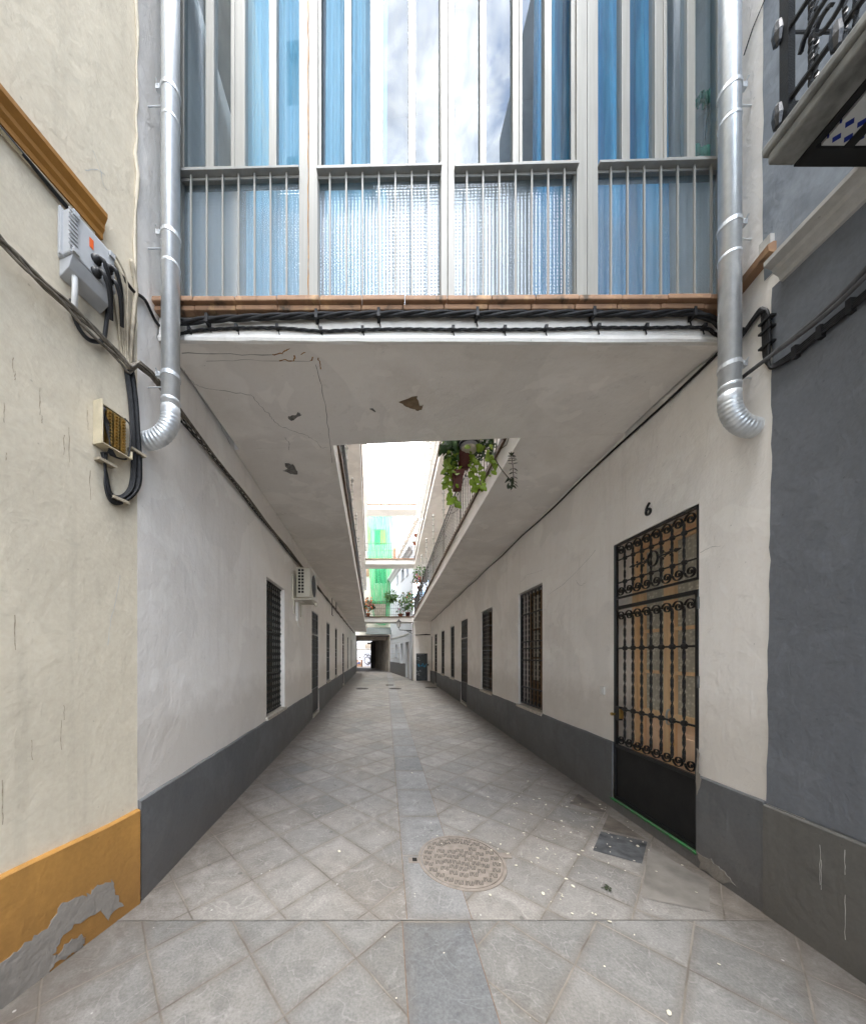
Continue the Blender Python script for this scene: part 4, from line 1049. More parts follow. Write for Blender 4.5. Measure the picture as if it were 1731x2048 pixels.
# right side
cable('power_cable', 'black cable along the top of the right alley wall under the gallery', 'cable_black', lambda mb: mb.tube(smooth_path([R.P(s, zc(2.34,s)-.06-.012*math.sin(s*3), .016) for s in [2.1+k*.6 for k in range(29)]],3), .011, 6))
def rg(mb):
    for j in range(2):
        pts = fpath(R, [(1800,455+j*22),(1731,538+j*14),(1660,612+j*8),(1600,664+j*4),(1540,712),(1500,742),(1480,758),(1455,780)], .07); mb.tube(smooth_path(pts,4), .012, 7)
cable('power_cable', 'pair of thick grey cables crossing the slate wall to the right drainpipe', 'cable_grey', rg)
def rb(mb):
    for j in range(4):
        e = j*4-6
        pts = fpath(R, [(1800,520+e),(1731,588+e),(1650,655+e),(1590,705+e),(1560,725+e*.7),(1540,733+e*.4),(1532+e*.6,715),(1532+e,670),(1530+e,630),(1524+e*.5,618+e*.3),(1508,635+e*.5),(1485,668+e*.4),(1462,700)], .012+.004*j); mb.tube(smooth_path(pts,5), .0085, 6)
o = cable('cable_bundle', 'black tied cable bundle kinking up beside the right drainpipe', 'cable_black', rb)
OFF[o] = Vector((0,0,0))
for (u,v) in ((1533,640),(1533,660),(1533,690)):
    s,z = R.ray(u,v,.02); MB().fbox(R, s-.035, s+.035, z-.006, z+.006, .001, .036).build('cable_tie', 'plastic_dark', o)
for (u,v) in ((1700,612),(1640,664),(1590,704)):
    s,z = R.ray(u,v,.02); MB().fbox(R, s-.01, s+.01, z-.035, z+.035, .001, .034).build('cable_tie', 'plastic_dark', o)
cable('aerial_wire', 'thin black wire slanting down the wall beside the top of the right drainpipe', 'cable_black', lambda mb: mb.tube(fpath(R, [(1545,-40),(1505,55),(1487,110)], .01), .0035, 5))
# terracotta return on the right wall
mb = MB(); mb.slab([R.P(1.93,z,d) for d,z in ((0,4.03),(.05,4.04),(.055,4.08),(.02,4.10),(0,4.10))], R.P(2.18,-.05,0)-R.P(1.93,0,0)); mb.build('tile_return', 'terracotta', rh)
mb = MB(); mb.fbox(R, 1.94, 2.0, 4.085, 4.16, .0, .03); mb.build('broken_render', 'ledge_plaster', rh)
#@@BOXES
# ------------------------------------------------------------------ equipment boxes on the cream wall
s0, _ = CR.ray(130, 500); s1, _ = CR.ray(212, 500); ztb = CR.ray(130, 430)[1]; zbb = CR.ray(130, 585)[1]
ztb, zbb = 3.90, 3.56
s0, s1 = -.42, -.205
t = thing('equipment_box', 'grey telecom equipment box with orange stripe under the ochre cornice', 'equipment box', tuple(CR.P((s0+s1)/2, zbb, 0)))
mb = MB(); mb.fbox(CR, s0, s1, zbb+.11, ztb, .002, .10); mb.build('housing', 'box_grey', t, bevel=.008)
mb = MB(); mb.fbox(CR, s0-.012, s1+.012, zbb+.105, ztb+.01, .03, .045)
for i in range(9):
    z = zbb+.14+i*.022; mb.fbox(CR, s0-.010, s0+.03, z, z+.010, .101, .108); 
for z in (ztb-.02, zbb+.13):
    for s in (s0+.02, s1-.02): mb.fbox(CR, s-.014, s+.014, z-.014, z+.014, .101, .114)
mb.build('lid_clips', 'box_grey', t, bevel=.002)
mb = MB(); mb.fbox(CR, s0+.085, s0+.104, ztb-.10, ztb-.05, .1005, .1025); mb.build('orange_mark', 'orange_print', t)
mb = MB(); mb.hexa([CR.P(s0+.01,zbb+.02,.002),CR.P(s1-.01,zbb+.02,.002),CR.P(s1-.01,zbb+.05,.07),CR.P(s0+.01,zbb+.05,.07),CR.P(s0+.01,zbb+.108,.002),CR.P(s1-.01,zbb+.108,.002),CR.P(s1-.01,zbb+.108,.098),CR.P(s0+.01,zbb+.108,.098)]); mb.build('terminal_cover', 'box_grey', t, bevel=.004)
for (s, z) in ((s0+.115, zbb+.20), (s0+.115,zbb+.13), (s0+.175, zbb+.22), (s0+.175, zbb+.15)):
    mb = MB(); mb.lathe(CR.P(s,z,.10), [(.024,0),(.024,.012),(.016,.014),(.016,.03),(.01,.032)], 12, CR.n)
    pts = smooth_path([CR.P(s,z,.128),CR.P(s+.01,z-.015,.15),CR.P(s+.05,z-.07,.13),CR.P(s+.10,z-.15,.07)],6); mb.tube(pts, .011, 7); mb.build('cable_gland', 'plastic_dark', t, True)
mb = MB(); mb.tube(smooth_path([CR.P(s0+.05,zbb+.05,.05),CR.P(s0+.045,zbb-.0,.06),CR.P(s0+.05,zbb-.06,.05),CR.P(s0+.06,zbb-.10,.03)],5), .014, 7, rr=None); mb.build('white_sleeve', 'white_plastic', t, True)
s0, s1, zb_, zt_ = -.255, -.085, 2.80, 3.05
t = thing('terminal_box', 'open cream terminal box full of brass terminals on the cream wall', 'terminal box', tuple(CR.P((s0+s1)/2, zb_, 0)))
mb = MB(); w = .006
mb.fbox(CR, s0, s1, zb_, zt_, .001, .006); mb.fbox(CR, s0, s0+w, zb_, zt_, .0065, .075); mb.fbox(CR, s1-w, s1, zb_, zb_+.05, .0065, .075); mb.fbox(CR, s0+w, s1-w, zt_-w, zt_, .0065, .04); mb.fbox(CR, s0+w, s1-w, zb_, zb_+w, .0065, .075)
mb.build('case', 'box_cream', t, bevel=.002)
for c_ in range(3):
    mb = MB(); s = s0+.055+c_*.038
    mb.fbox(CR, s-.014, s+.014, zb_+.03, zt_-.02, .0065, .05)
    for r_ in range(10): mb.tube([CR.P(s, zb_+.04+r_*.019, .05), CR.P(s, zb_+.04+r_*.019, .066)], .0065, 6)
    mb.build('terminal_strip', 'brass', t)
mb = MB()
for j in range(6):
    s = s0+.02+.005*j; mb.tube(smooth_path([CR.P(s+.01,zt_-.02,.04),CR.P(s0+.022,zt_-.06,.055),CR.P(s0+.03+.006*j,zt_-.12,.05),CR.P(s0+.05,zb_+.03,.06),CR.P(s0+.045+.01*j,zb_-.03,.05)],5), .004, 5)
mb.tube(smooth_path([CR.P(s1-.03,zt_-.01,.05),CR.P(s1+.0,zt_-.05,.06),CR.P(s1-.01,zb_+.05,.06),CR.P(s1-.03,zb_-.01,.05),CR.P(s0+.06,zb_-.03,.045)],5), .005, 5)
mb.build('loose_wires', 'plastic_dark', t, True)
# ------------------------------------------------------------------ air conditioner
t = thing('air_conditioner', 'cream air conditioner unit on a bracket above the left wall windows', 'air conditioner', tuple(L.P(6.4, 2.65, 0)))
a0, a1, za, zb2 = 6.08, 6.86, 2.70, 3.27
mb = MB(); mb.fbox(L, a0, a1, za, zb2, .07, .335); mb.build('casing', 'ac_body', t, bevel=.025)
mb = MB(); mb.fbox(L, a0-.004, a0-.001, za+.07, zb2-.03, .105, .225); vb = mb.build('side_vent', 'ac_dark', t)
mb = MB()
for i in range(9): z = za+.07+(zb2-za-.10)*i/8; mb.fbox(L, a0-.012, a0-.0045, z-.006, z+.006, .10, .23)
for d in (.105,.165,.225): mb.fbox(L, a0-.0118, a0-.0047, za+.07, zb2-.03, d-.006, d+.006)
mb.build('vent_slats', 'ac_body', t)
mb = MB(); mb.lathe(L.P((a0+a1)/2, (za+zb2)/2, .336), [(.22,0),(.22,.006),(.02,.008)], 24, L.n); mb.build('fan_cover', 'ac_dark', t)
mb = MB()
for s in (a0+.10, a1-.10): mb.fbox(L, s-.015, s+.015, za-.04, za-.002, .0, .36); mb.fbox(L, s-.015, s+.015, za-.30, za-.0405, .0, .018)
mb.fbox(L, a0-.02, a1+.02, za-.06, za-.0405, .30, .33); mb.fbox(L, a0-.04, a0-.02, za-.045, za+.42, .0, .03)
mb.build('bracket', 'ac_body', t)
mb = MB(); mb.fbox(L, a0+.28, a0+.36, za-.42, za-.05, .0005, .04); mb.tube(smooth_path([L.P(a0+.32,za-.42,.02),L.P(a0+.33,za-.47,.03),L.P(a0+.38,za-.53,.04)],4), .010, 6); mb.build('pipe_trunking', 'white_plastic', t)
#@@FAR
# ------------------------------------------------------------------ end block with metal door, right
eb = thing('end_block', 'white plastered block with dark metal cupboard door closing the right side of the alley', 'outbuilding', (2.2,19.4,0))
mb = MB(); mb.box((1.75,19.46,0),(2.80,20.6,3.66)); mb.build('wall', 'white_plaster', eb, bevel=.03)
dx0, dx1, dzt = CH and (832-PX)/FPX*19.4, (854.5-PX)/FPX*19.4, zat(1307,19.4)
mb = MB(); mb.box((dx0,19.42,.03),(dx1,19.458,dzt)); dm = mb.build('metal_door', 'metal_door', eb, bevel=.01)
mb = MB()
def scrib(x, z, w, h, n, seed):
    r_ = random.Random(seed); return smooth_path([(x+w*i/n+r_.uniform(-.05,.05), 19.412, z+h*r_.uniform(-.5,.5)) for i in range(n+1)], 5)
mb.tube(scrib(dx0+.08, .98, .52, .26, 14, 3), .014, 5); mb.build('blue_graffiti', 'graffiti_blue', dm)
mb = MB()
for i, (z, w) in enumerate(((1.42,.12),(1.30,.2),(.62,.2),(.50,.14),(.38,.12),(1.62,.4))): mb.tube(scrib(dx0+.05, z, w, .07, 8, 20+i), .008, 5)
mb.build('pale_graffiti', 'graffiti_pale', dm)
MB().box((dx1+.01,19.42,.95),(dx1+.08,19.46,1.05)).build('latch', 'iron_black', eb)
cable('power_cable', 'short black cable stapled across the white end block', 'cable_black', lambda mb: mb.tube([(1.80,19.44,zat(1270,19.4)),(2.5,19.44,zat(1269,19.4)),(2.74,19.44,zat(1269.5,19.4))], .03, 6, rr=[.012,.035,.025]))
# bridges at the far end
def far_bridge(floor, label):
    y0, y1 = (19.9, 20.9) if floor == 0 else (19.3, 20.3)
    xl, xr_ = ex('L', floor, y0)-.05, ex('R', floor, y0)+.05
    z0 = (zc(0, y0)-.01) if floor == 0 else FZ[floor]-.05
    t = thing('footbridge', label, 'footbridge', ((xl+xr_)/2, y0, z0), 'footbridges across the far end of the alley')
    mb = MB(); mb.box((xl,y0,z0),(xr_,y1,z0+.28)); mb.build('slab', 'bridge_plaster', t)
    mb = MB(); x = xl
    while x < xr_: mb.box((x,y0-.05,z0+.2805),(min(x+.158,xr_),y1,z0+.345)); x += .162
    mb.build('tile_edge', 'terracotta' if floor else 'tile_nose', t)
    mb = MB(); zt = z0+.345; yy = y0+.05
    for h, r in ((.95,.014),(.12,.010),(.50,.008)): mb.tube([(xl+.05,yy,zt+h),(xr_-.05,yy,zt+h)], r, 5)
    x = xl+.1
    while x < xr_-.05:
        mb.tube([(x,yy,zt),(x,yy,zt+.95)], .008, 4, cap=False)
        for h in (.30,.50,.70): mb.ball((x,yy,zt+h), .022, 6)
        x += .125
    mb.build('railing', 'iron_grey' if floor < 2 else 'white_iron', t)
    return z0
far_bridge(0, 'lowest footbridge at the far end, its railing crowded with potted plants')
far_bridge(1, 'middle footbridge at the far end with dark iron railing')
far_bridge(2, 'topmost footbridge at the far end with orange tile edge against the sky')
# back house across the end, over the passage
YB = 30.0
bh = thing('passage_house', 'pale house over the dark passage at the end of the alley', 'house', (-1,YB,0))
BF = Fr((0, YB), (1, 0), (0, -1))
bx_ = lambda u: (u-PX)/FPX*YB
zB = lambda v: zat(v, YB)
# the passage mouth is an opening 3.45 high
wall_mb(BF, -4.2, 1.05, 3.45, 15.2, [(bx_(749.5),bx_(771.6),zB(1167),zB(1133)),(bx_(749),bx_(760),zB(1090),zB(1061))], .2).build('wall', 'far_cream', bh)
MB().box((bx_(786),YB-.06,3.6),(1.06,YB+.0,11.6)).build('brick_pier', 'brick_orange', bh)
MB().box((-4.2,YB-.05,zB(1212)),(bx_(783),YB-.002,zB(1203))).build('brick_band', 'brick_orange', bh)
MB().box((-1.75,YB-.06,zB(1153)),(bx_(738),YB-.002,zB(1132))).build('brick_band', 'brick_orange', bh)
for (u0,u1,v0,v1,mt) in ((749.5,771.6,1133,1167,'shutter_green'),(749,760,1061,1090,'shutter_green'),(760.3,773,1061,1088,'shutter_yellow'),(735,741,1055,1088,'shutter_yellow'),(750,756,1210,1232,'shutter_green')):
    mb = MB(); mb.box((bx_(u0),YB-.09 if mt=='shutter_yellow' else YB-.015,zB(v1)),(bx_(u1),YB-.01 if mt!='shutter_yellow' else YB-.05,zB(v0)))
    sh = mb.build('shutter', mt, bh)
MB().box((bx_(747),YB-.12,zB(1060)),(bx_(769),YB-.003,zB(1057))).build('lintel', 'far_white', bh)
# passage: right wall (skewed), ceiling beams, left wall, corrugated shutter
mb = MB()
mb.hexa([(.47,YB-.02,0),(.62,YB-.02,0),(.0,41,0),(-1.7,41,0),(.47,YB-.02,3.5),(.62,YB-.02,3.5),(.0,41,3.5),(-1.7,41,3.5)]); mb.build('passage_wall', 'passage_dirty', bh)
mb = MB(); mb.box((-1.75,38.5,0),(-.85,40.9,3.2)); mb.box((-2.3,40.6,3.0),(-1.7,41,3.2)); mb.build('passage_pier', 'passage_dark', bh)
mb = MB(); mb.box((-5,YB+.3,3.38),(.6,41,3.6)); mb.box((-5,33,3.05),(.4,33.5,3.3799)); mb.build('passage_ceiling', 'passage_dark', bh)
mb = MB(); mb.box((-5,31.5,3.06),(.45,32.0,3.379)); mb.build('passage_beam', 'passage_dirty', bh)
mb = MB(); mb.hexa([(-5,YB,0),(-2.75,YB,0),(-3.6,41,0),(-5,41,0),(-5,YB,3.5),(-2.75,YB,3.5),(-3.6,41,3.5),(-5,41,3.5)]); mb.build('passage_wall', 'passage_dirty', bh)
mb = MB(); mb.tube([(.36,30.6,0),(.36,30.6,3.3)], .06, 8); mb.build('downpipe', 'far_cream', bh)
mb = MB(); n = 26; vs = []; fs = []
for i in range(n+1):
    t = i/n; y = 28.6+1.35*t; z = 3.42+.75*t; k = .03*(1 if i%4 in (0,1) else -1)
    vs += [(-1.75,y,z+k),(.55,y,z+k)]
for i in range(n): fs.append((2*i,2*i+1,2*i+3,2*i+2))
mb.add(vs, fs).build('corrugated_awning', 'corrugated', bh)
# debris netting
mb = MB(); nx, nz = 60, 26; vs = []; fs = []
for j in range(nz+1):
    tz = j/nz; z = 4.6+(15.6-4.6)*tz
    xl = -1.05+(-1.72+1.05)*min(1, tz*1.6); xr_ = .42+(.78-.42)*min(1, tz*1.2)
    for i in range(nx+1):
        t = i/nx; vs.append((xl+(xr_-xl)*t, YB-.35+.07*math.sin(t*21+tz*2)+.04*math.sin(t*47), z+(-.25*math.sin(PI*t) if j == 0 else 0)))
for j in range(nz):
    for i in range(nx): a = j*(nx+1)+i; fs.append((a,a+1,a+nx+2,a+nx+1))
tag(mb.add(vs, fs).build('debris_netting', 'green_net', None, True), 'translucent green debris netting hanging down the front of the far house', 'netting')
mb = MB()
for x0 in (-1.05, .74):
    pass
# far right white house beyond the end block
fh = thing('blue_white_house', 'white house with grey base and small windows beyond the end block', 'house', (1.2,25,0))
A, B = Vector((1.78,20.62)), Vector((.475,29.9))
FH = Fr((A.x, A.y), (B.x-A.x, B.y-A.y), (-1, 0)); Ln = (B-A).length
def fhx(u, v=1300): return FH.ray(u, v)
hs = [fhx(790.3)[0], fhx(793.7)[0], fhx(800.3)[0], fhx(805.2)[0]]
h1 = (min(hs[0],hs[1]), max(hs[0],hs[1]), fhx(792,1315)[1], fhx(792,1289)[1]); h2 = (min(hs[2],hs[3]), max(hs[2],hs[3]), fhx(802,1326)[1], fhx(802,1287)[1])
dr = [fhx(810.5)[0], fhx(817.0)[0]]; dh = (min(dr), max(dr), 0, fhx(813,1284)[1])
up_ = []
for (u0,u1,v0,v1) in ((793,796,1150,1168),(802,807.5,1138,1160),(812.5,817,1128,1150)):
    q = sorted((fhx(u0)[0], fhx(u1)[0])); up_.append((q[0], q[1], fhx((u0+u1)/2, v1)[1], fhx((u0+u1)/2, v0)[1]))
wall_mb(FH, -.1, Ln, 0, 8.6, [h1,h2,dh]+up_, .25).build('wall', 'far_blue_white', fh)
MB().fbox(FH, dh[1]+.02, Ln, 0, .98, 0, .02).build('plinth', 'slate_paint', fh)
for q in [h1,h2,dh]+up_:
    mb = MB(); P = FH.P; mb.poly([P(q[0],q[2],-.2),P(q[1],q[2],-.2),P(q[1],q[3],-.2),P(q[0],q[3],-.2)]); w_ = mb.build('door' if q is dh else 'window', 'cloth_beige' if q is dh else 'dark_pane', fh)
    if q is not dh: MB().fbox(FH, q[0]-.06, q[1]+.06, q[2]-.06, q[2]-.001, -.1, .05).build('sill', 'far_white', w_)
mb = MB()
for z in (1.25,1.7,2.15,2.6): mb.fbox(FH, h2[1]+.15, h1[0]-.15, z, z+.03, 0, .008); mb.fbox(FH, h1[1]+.12, Ln, z, z+.03, 0, .008)
mb.fbox(FH, dh[0], Ln, 3.02, 3.10, 0, .03); mb.build('groove_bands', 'ledge_plaster', fh)
mb = MB(); mb.slab([FH.P(-.1,z,d) for d,z in ((0,8.2),(.10,8.3),(.12,8.42),(.28,8.55),(.28,8.65),(0,8.65))], FH.P(Ln+.2,0,0)-FH.P(-.1,0,0)); mb.build('cornice', 'far_white', fh)
mb = MB(); mb.hexa([(2.2,21,8.6),(4,21,8.6),(4,31,8.6),(1.1,31,8.6),(2.2,21,10.4),(4,21,10.4),(4,31,10.4),(1.1,31,10.4)]); mb.build('attic', 'far_white', fh)
mb = MB()
for i in range(40):
    t = i/39; x = 2.2-1.1*t; y = 21+10*t; mb.box((x-.02,y-.08,10.4),(x+.02,y+.08,11.0+.15*math.sin(i*1.3)))
for i in range(5):
    t = (i+.5)/5; x = 2.15-1.1*t; y = 21+10*t; mb.tube([(x,y-.9+1.8*k/10,10.9+.7*math.sin(PI*k/10)) for k in range(11)], .03, 5)
mb.build('terrace_fence', 'terrace_fence', fh)
# pipes beside the end block
mb = MB(); mb.tube([(1.66,19.9,0),(1.66,19.9,3.6)], .05, 8); tag(mb.build('downpipe', 'far_white', None, True), 'white downpipe standing at the left edge of the end block', 'downpipe')
# street lantern
lx, ly, lz = (797-PX)/FPX*19.7, 19.7, zat(1251,19.7)
t = thing('street_lantern', 'black iron street lantern on a scrolled bracket beneath the lowest footbridge', 'street lamp', (1.66,19.75,zat(1263,19.7)))
mb = MB(); zbk = zat(1261,19.7)
mb.tube([(1.66,ly,zbk),(lx+.05,ly,zbk+.03)], .02, 6); mb.tube([(1.66,ly,zbk-.2),(1.3,ly,zbk-.02)], .016, 6)
for k in range(4): mb.tube(scroll3((1.56-.11*k,ly,zbk-.07+.02*k),(1,0,0),(0,0,1),.06-.008*k), .010, 5)
mb.tube([(lx+.05,ly,zbk+.03),(lx,ly,lz-.12)], .014, 6); mb.build('bracket', 'iron_black', t)
mb = MB(); mb.lathe((lx,ly,lz-.11), [(.07,0),(.145,.30)], 6); mb.build('lamp_glass', 'white_plastic', t)
mb = MB(); mb.lathe((lx,ly,lz+.19), [(.17,0),(.16,.03),(.06,.13),(.02,.2)], 6); mb.lathe((lx,ly,lz-.14), [(.03,0),(.085,.028)], 6)
for k in range(6):
    a = PI/3*k; mb.tube([(lx+.075*math.cos(a),ly+.075*math.sin(a),lz-.11),(lx+.152*math.cos(a),ly+.152*math.sin(a),lz+.19)], .008, 4)
mb.build('lamp_frame', 'iron_black', t)
# street beyond the passage
YM = 45.0
mx_ = lambda u: (u-PX)/FPX*YM
mh = thing('mural_house', 'white house with graffiti roller door seen through the passage', 'house', (-3,YM,0))
mb = MB(); mb.box((-12,YM,0),(8,YM+.4,9)); mb.build('wall', 'far_white', mh)
MB().box((-12,YM-.10,zat(1299,YM)),(8,YM-.001,zat(1297.5,YM))).build('ledge', 'terrace_fence', mh)
MB().box((mx_(729),YM-.06,zat(1296.5,YM)),(mx_(741),YM-.001,zat(1288,YM))).build('shutter', 'terrace_fence', mh)
mb = MB(); mb.box((mx_(726.8),YM-.05,.02),(mx_(743.3),YM-.001,zat(1308.5,YM))); rd = mb.build('roller_door', 'mural_white', mh)
MB().box((mx_(726.8),YM-.07,zat(1308.5,YM)),(mx_(743.3),YM-.001,zat(1307,YM))).build('roller_box', 'iron_grey', mh)
mb = MB()
def loop(cu, cv, ru, rv, a0=0, a1=2*PI, n=24): return [(mx_(cu+ru*math.cos(a0+(a1-a0)*i/n)), YM-.06, zat(cv+rv*math.sin(a0+(a1-a0)*i/n), YM)) for i in range(n+1)]
mb.tube(loop(734.5,1321,6,7), .04, 5); mb.tube(loop(734.5,1321,6.4,7.3,-.6,1.7), .09, 5); mb.tube(loop(731.5,1313,3.4,3.6,PI*.75,PI*2.1), .035, 5); mb.tube(loop(737,1313.5,3.6,3.4,-PI*.9,PI*.5), .06, 5); mb.tube(loop(736.5,1324.5,.7,.7), .06, 5); mb.tube([(mx_(728+i), YM-.06, zat(1332.5+.4*(i%2),YM)) for i in range(13)], .03, 4)
mb.build('graffiti', 'graffiti_black', rd)
bw_ = MB().box((-3.9,YM-1.1,0),(mx_(726),YM-.9,.95)).build('brick_planter', 'brick_orange'); tag(bw_, 'low orange brick wall beside the roller door beyond the passage', 'brick wall')
tag(MB().tube([(mx_(725.6),YM-1.6,0),(mx_(725.6),YM-1.6,.75)], .05, 8).lathe((mx_(725.6),YM-1.6,.75), [(.05,0),(.07,.03),(.06,.1),(.02,.14)], 8).build('bollard', 'iron_black'), 'dark iron bollard at the far street beside the roller door', 'bollard')
#@@PEOPLE
def person(label, pos, face, shirt, legs, seated=True):
    """pos = point on the ground; face = angle of facing direction"""
    t = thing('person', label, 'person', pos)
    fx_, fy_ = math.cos(face), math.sin(face); sx, sy = -fy_, fx_
    hz = .50 if seated else .92
    def J(f, s, z): return (f*fx_+s*sx, f*fy_+s*sy, z)
    def skin(name, verts, edges, radii, mat, root=0):
        me = bpy.data.meshes.new(name); me.from_pydata(verts, edges, []); o = bpy.data.objects.new(name, me); COL.objects.link(o); o.parent = t
        me.materials.append(MATS[mat])
        sm = o.modifiers.new('skin', 'SKIN'); sm.use_smooth_shade = True
        for i, r in enumerate(radii): me.skin_vertices[0].data[i].radius = (r, r)
        me.skin_vertices[0].data[root].use_root = True
        ss = o.modifiers.new('sub', 'SUBSURF'); ss.levels = 1; ss.render_levels = 1
        return o
    V = [J(0,0,hz), J(.0,0,hz+.25), J(.01,0,hz+.48), J(.02,0,hz+.58), J(.04,0,hz+.68), J(.05,0,hz+.78)]
    E = [(0,1),(1,2),(2,3),(3,4),(4,5)]; Rr = [.13,.12,.12,.05,.085,.07]
    for sd in (-1, 1):
        b = len(V); 
        if seated: V += [J(.03,sd*.10,hz-.01), J(.42,sd*.13,hz-.01), J(.40,sd*.13,.08), J(.54,sd*.14,.04)]
        else: V += [J(.0,sd*.10,hz-.05), J(.04,sd*.11,.48), J(.0,sd*.11,.08), J(.14,sd*.13,.04)]
        E += [(0,b),(b,b+1),(b+1,b+2),(b+2,b+3)]; Rr += [.10,.07,.045,.04]
        b = len(V); V += [J(0,sd*.18,hz+.46), J(.10,sd*.25,hz+.20), J(.30,sd*.16,hz+.12), J(.37,sd*.12,hz+.13)]
        E += [(2,b),(b,b+1),(b+1,b+2),(b+2,b+3)]; Rr += [.06,.045,.036,.03]
        for q in range(5):
            b2 = len(V); V.append(J(.42-(.03 if q == 0 else 0), sd*(.12-.02*(q-2)), hz+.12+(.03 if q == 0 else 0))); E.append((b+3,b2)); Rr.append(.009)
    skin('body', V, E, Rr, 'skin')
    skin('shirt', [J(0,0,hz+.02),J(0,0,hz+.26),J(.01,0,hz+.47),J(0,.18,hz+.45),J(.09,.245,hz+.22),J(0,-.18,hz+.45),J(.09,-.245,hz+.22)], [(0,1),(1,2),(2,3),(3,4),(2,5),(5,6)], [.16,.145,.14,.08,.062,.08,.062], shirt)
    Vt = [J(0,0,hz)]; Et = []; Rt = [.15]
    for sd in (-1,1):
        b = len(Vt)
        Vt += [J(.04,sd*.10,hz-.01),J(.42,sd*.13,hz-.01),J(.40,sd*.13,.12)] if seated else [J(0,sd*.10,hz-.05),J(.04,sd*.11,.48),J(0,sd*.11,.10)]
        Et += [(0,b),(b,b+1),(b+1,b+2)]; Rt += [.115,.085,.06]
    skin('trousers', Vt, Et, Rt, legs)
    mb = MB(); mb.ball(Vector(pos)+Vector(J(.0,0,hz+.77)), .105, 10, (1,1,1.1)); mb.build('hair', 'hair_dark', t, True)
    mb = MB(); c = Vector(pos)+Vector(J(.13,0,hz+.72)); mb.ball(c, .018, 6)
    for sd in (-1,1): mb.ball(Vector(pos)+Vector(J(.03,sd*.095,hz+.72)), .022, 6)
    mb.build('nose_and_ears', 'skin', t, True)
    return t
person('person in a white shirt and blue jeans sitting by the low brick wall', (mx_(717.5)+.25,YM-1.75,0), PI*1.0, 'cloth_white', 'jeans_blue')
tag(MB().box((mx_(717.5)+.05,YM-1.95,.36),(mx_(717.5)+.5,YM-1.5,.42)).box((mx_(717.5)+.07,YM-1.93,0),(mx_(717.5)+.13,YM-1.87,.36)).box((mx_(717.5)+.42,YM-1.93,0),(mx_(717.5)+.48,YM-1.87,.36)).box((mx_(717.5)+.07,YM-1.57,0),(mx_(717.5)+.13,YM-1.51,.36)).box((mx_(717.5)+.42,YM-1.57,0),(mx_(717.5)+.48,YM-1.51,.36)).build('stool', 'wood_brown'), 'low wooden stool under the person in a white shirt', 'stool')
person('dark haired person half hidden behind the end of the left wall', (mx_(713.4),YM-2.6,0), PI*1.5, 'shutter_green', 'hair_dark', False)
#@@PLANTS
def leaf(mb, p, d, n, size, w=.5, bend=.25):
    d = Vector(d).normalized(); n = Vector(n); sd = d.cross(n); sd = sd.normalized() if sd.length > 1e-4 else d.orthogonal().normalized(); nn_ = sd.cross(d)
    p = Vector(p); a = p+d*size*.35+nn_*size*bend*.3; tip = p+d*size-nn_*size*bend*.3
    mb.add([p, a+sd*size*w*.5, p+d*size*.75+sd*size*w*.35, tip, p+d*size*.75-sd*size*w*.35, a-sd*size*w*.5, a+d*size*.2], [(0,1,6),(1,2,6),(2,3,6),(3,4,6),(4,5,6),(5,0,6)])
def rv(r=rnd): 
    v = Vector((r.gauss(0,1), r.gauss(0,1), r.gauss(0,1))); return v.normalized()
def bush(mb, c, n, rad, size, w=.5, droop=0.0, sq=(1,1,1)):
    c = Vector(c)
    for i in range(n):
        v = rv(); r = rad*rnd.random()**.5; p = c+Vector((v.x*sq[0],v.y*sq[1],v.z*sq[2]))*r
        d = v*.7+rv()*.6+Vector((0,0,-droop)); leaf(mb, p, d, rv(), size*rnd.uniform(.6,1.2), w)
def pot(mb, c, r, h): mb.lathe(c, [(r*.68,0),(r*.92,h*.78),(r*1.08,h*.78),(r*1.08,h),(r*.96,h),(r*.9,h*.9)], 14)
def potted(label, c, r, h, potmat, n, rad, size, leafmat, w=.4, droop=.2, flowers=None, lift=.6, group=None):
    t = thing('potted_plant', label, 'potted plant', tuple(c), group)
    mb = MB(); pot(mb, c, r, h); mb.build('pot', potmat, t, True)
    mb = MB(); cc = Vector(c)+Vector((0,0,h+rad*lift)); bush(mb, cc, n, rad, size, w, droop)
    for i in range(6): mb.tube([Vector(c)+Vector((0,0,h*.9)), cc+rv()*rad*.7], .006, 4)
    mb.build('foliage', leafmat, t)
    if flowers:
        for fm, k in flowers:
            for i in range(k): MB().ball(cc+rv()*rad*rnd.uniform(.6,1.05), size*.35, 6).build('flower', fm, t)
    return t
# near plants on the right gallery, just behind the bridge
def gx(y): return 1.31+.02*y
zg = lambda y: zc(gx(y), y)+.26
def ppx(u, v, y): return Vector(((u-PX)/FPX*y, y, zat(v, y)))
for (u, v0, v1, hw, y, lab, mt) in ((928,936,906,14,3.66,'red clay pot hanging above the lower pot on the right gallery railing','red_pot'),(914,980,945,14,3.62,'lowest square red clay pot hanging outside the right gallery railing','red_pot')):
    t = thing('hanging_pot', lab, 'flower pot', tuple(ppx(u, v0, y)))
    c = ppx(u, v0, y); r = hw/FPX*y; h = (v0-v1)/FPX*y
    mb = MB()
    mb.lathe(c, [(r*.75,0),(r*.95,h*.7),(r*1.1,h*.72),(r*1.1,h),(r*.95,h),(r*.9,h*.85)], 12 if v0 < 950 else 4); mb.build('pot', mt, t, v0 < 950)
    mb = MB(); mb.tube([c+Vector((r,0,h*.8)), c+Vector((r*2.2,0,h*.8)), c+Vector((r*2.3,0,h*1.3))], .006, 5); mb.build('hook', 'iron_black', t)
t = thing('ceramic_planter', 'striped blue and yellow ceramic planter above the red hanging pots', 'planter', tuple(ppx(940, 905, 3.70)))
c = ppx(937, 908, 3.60)
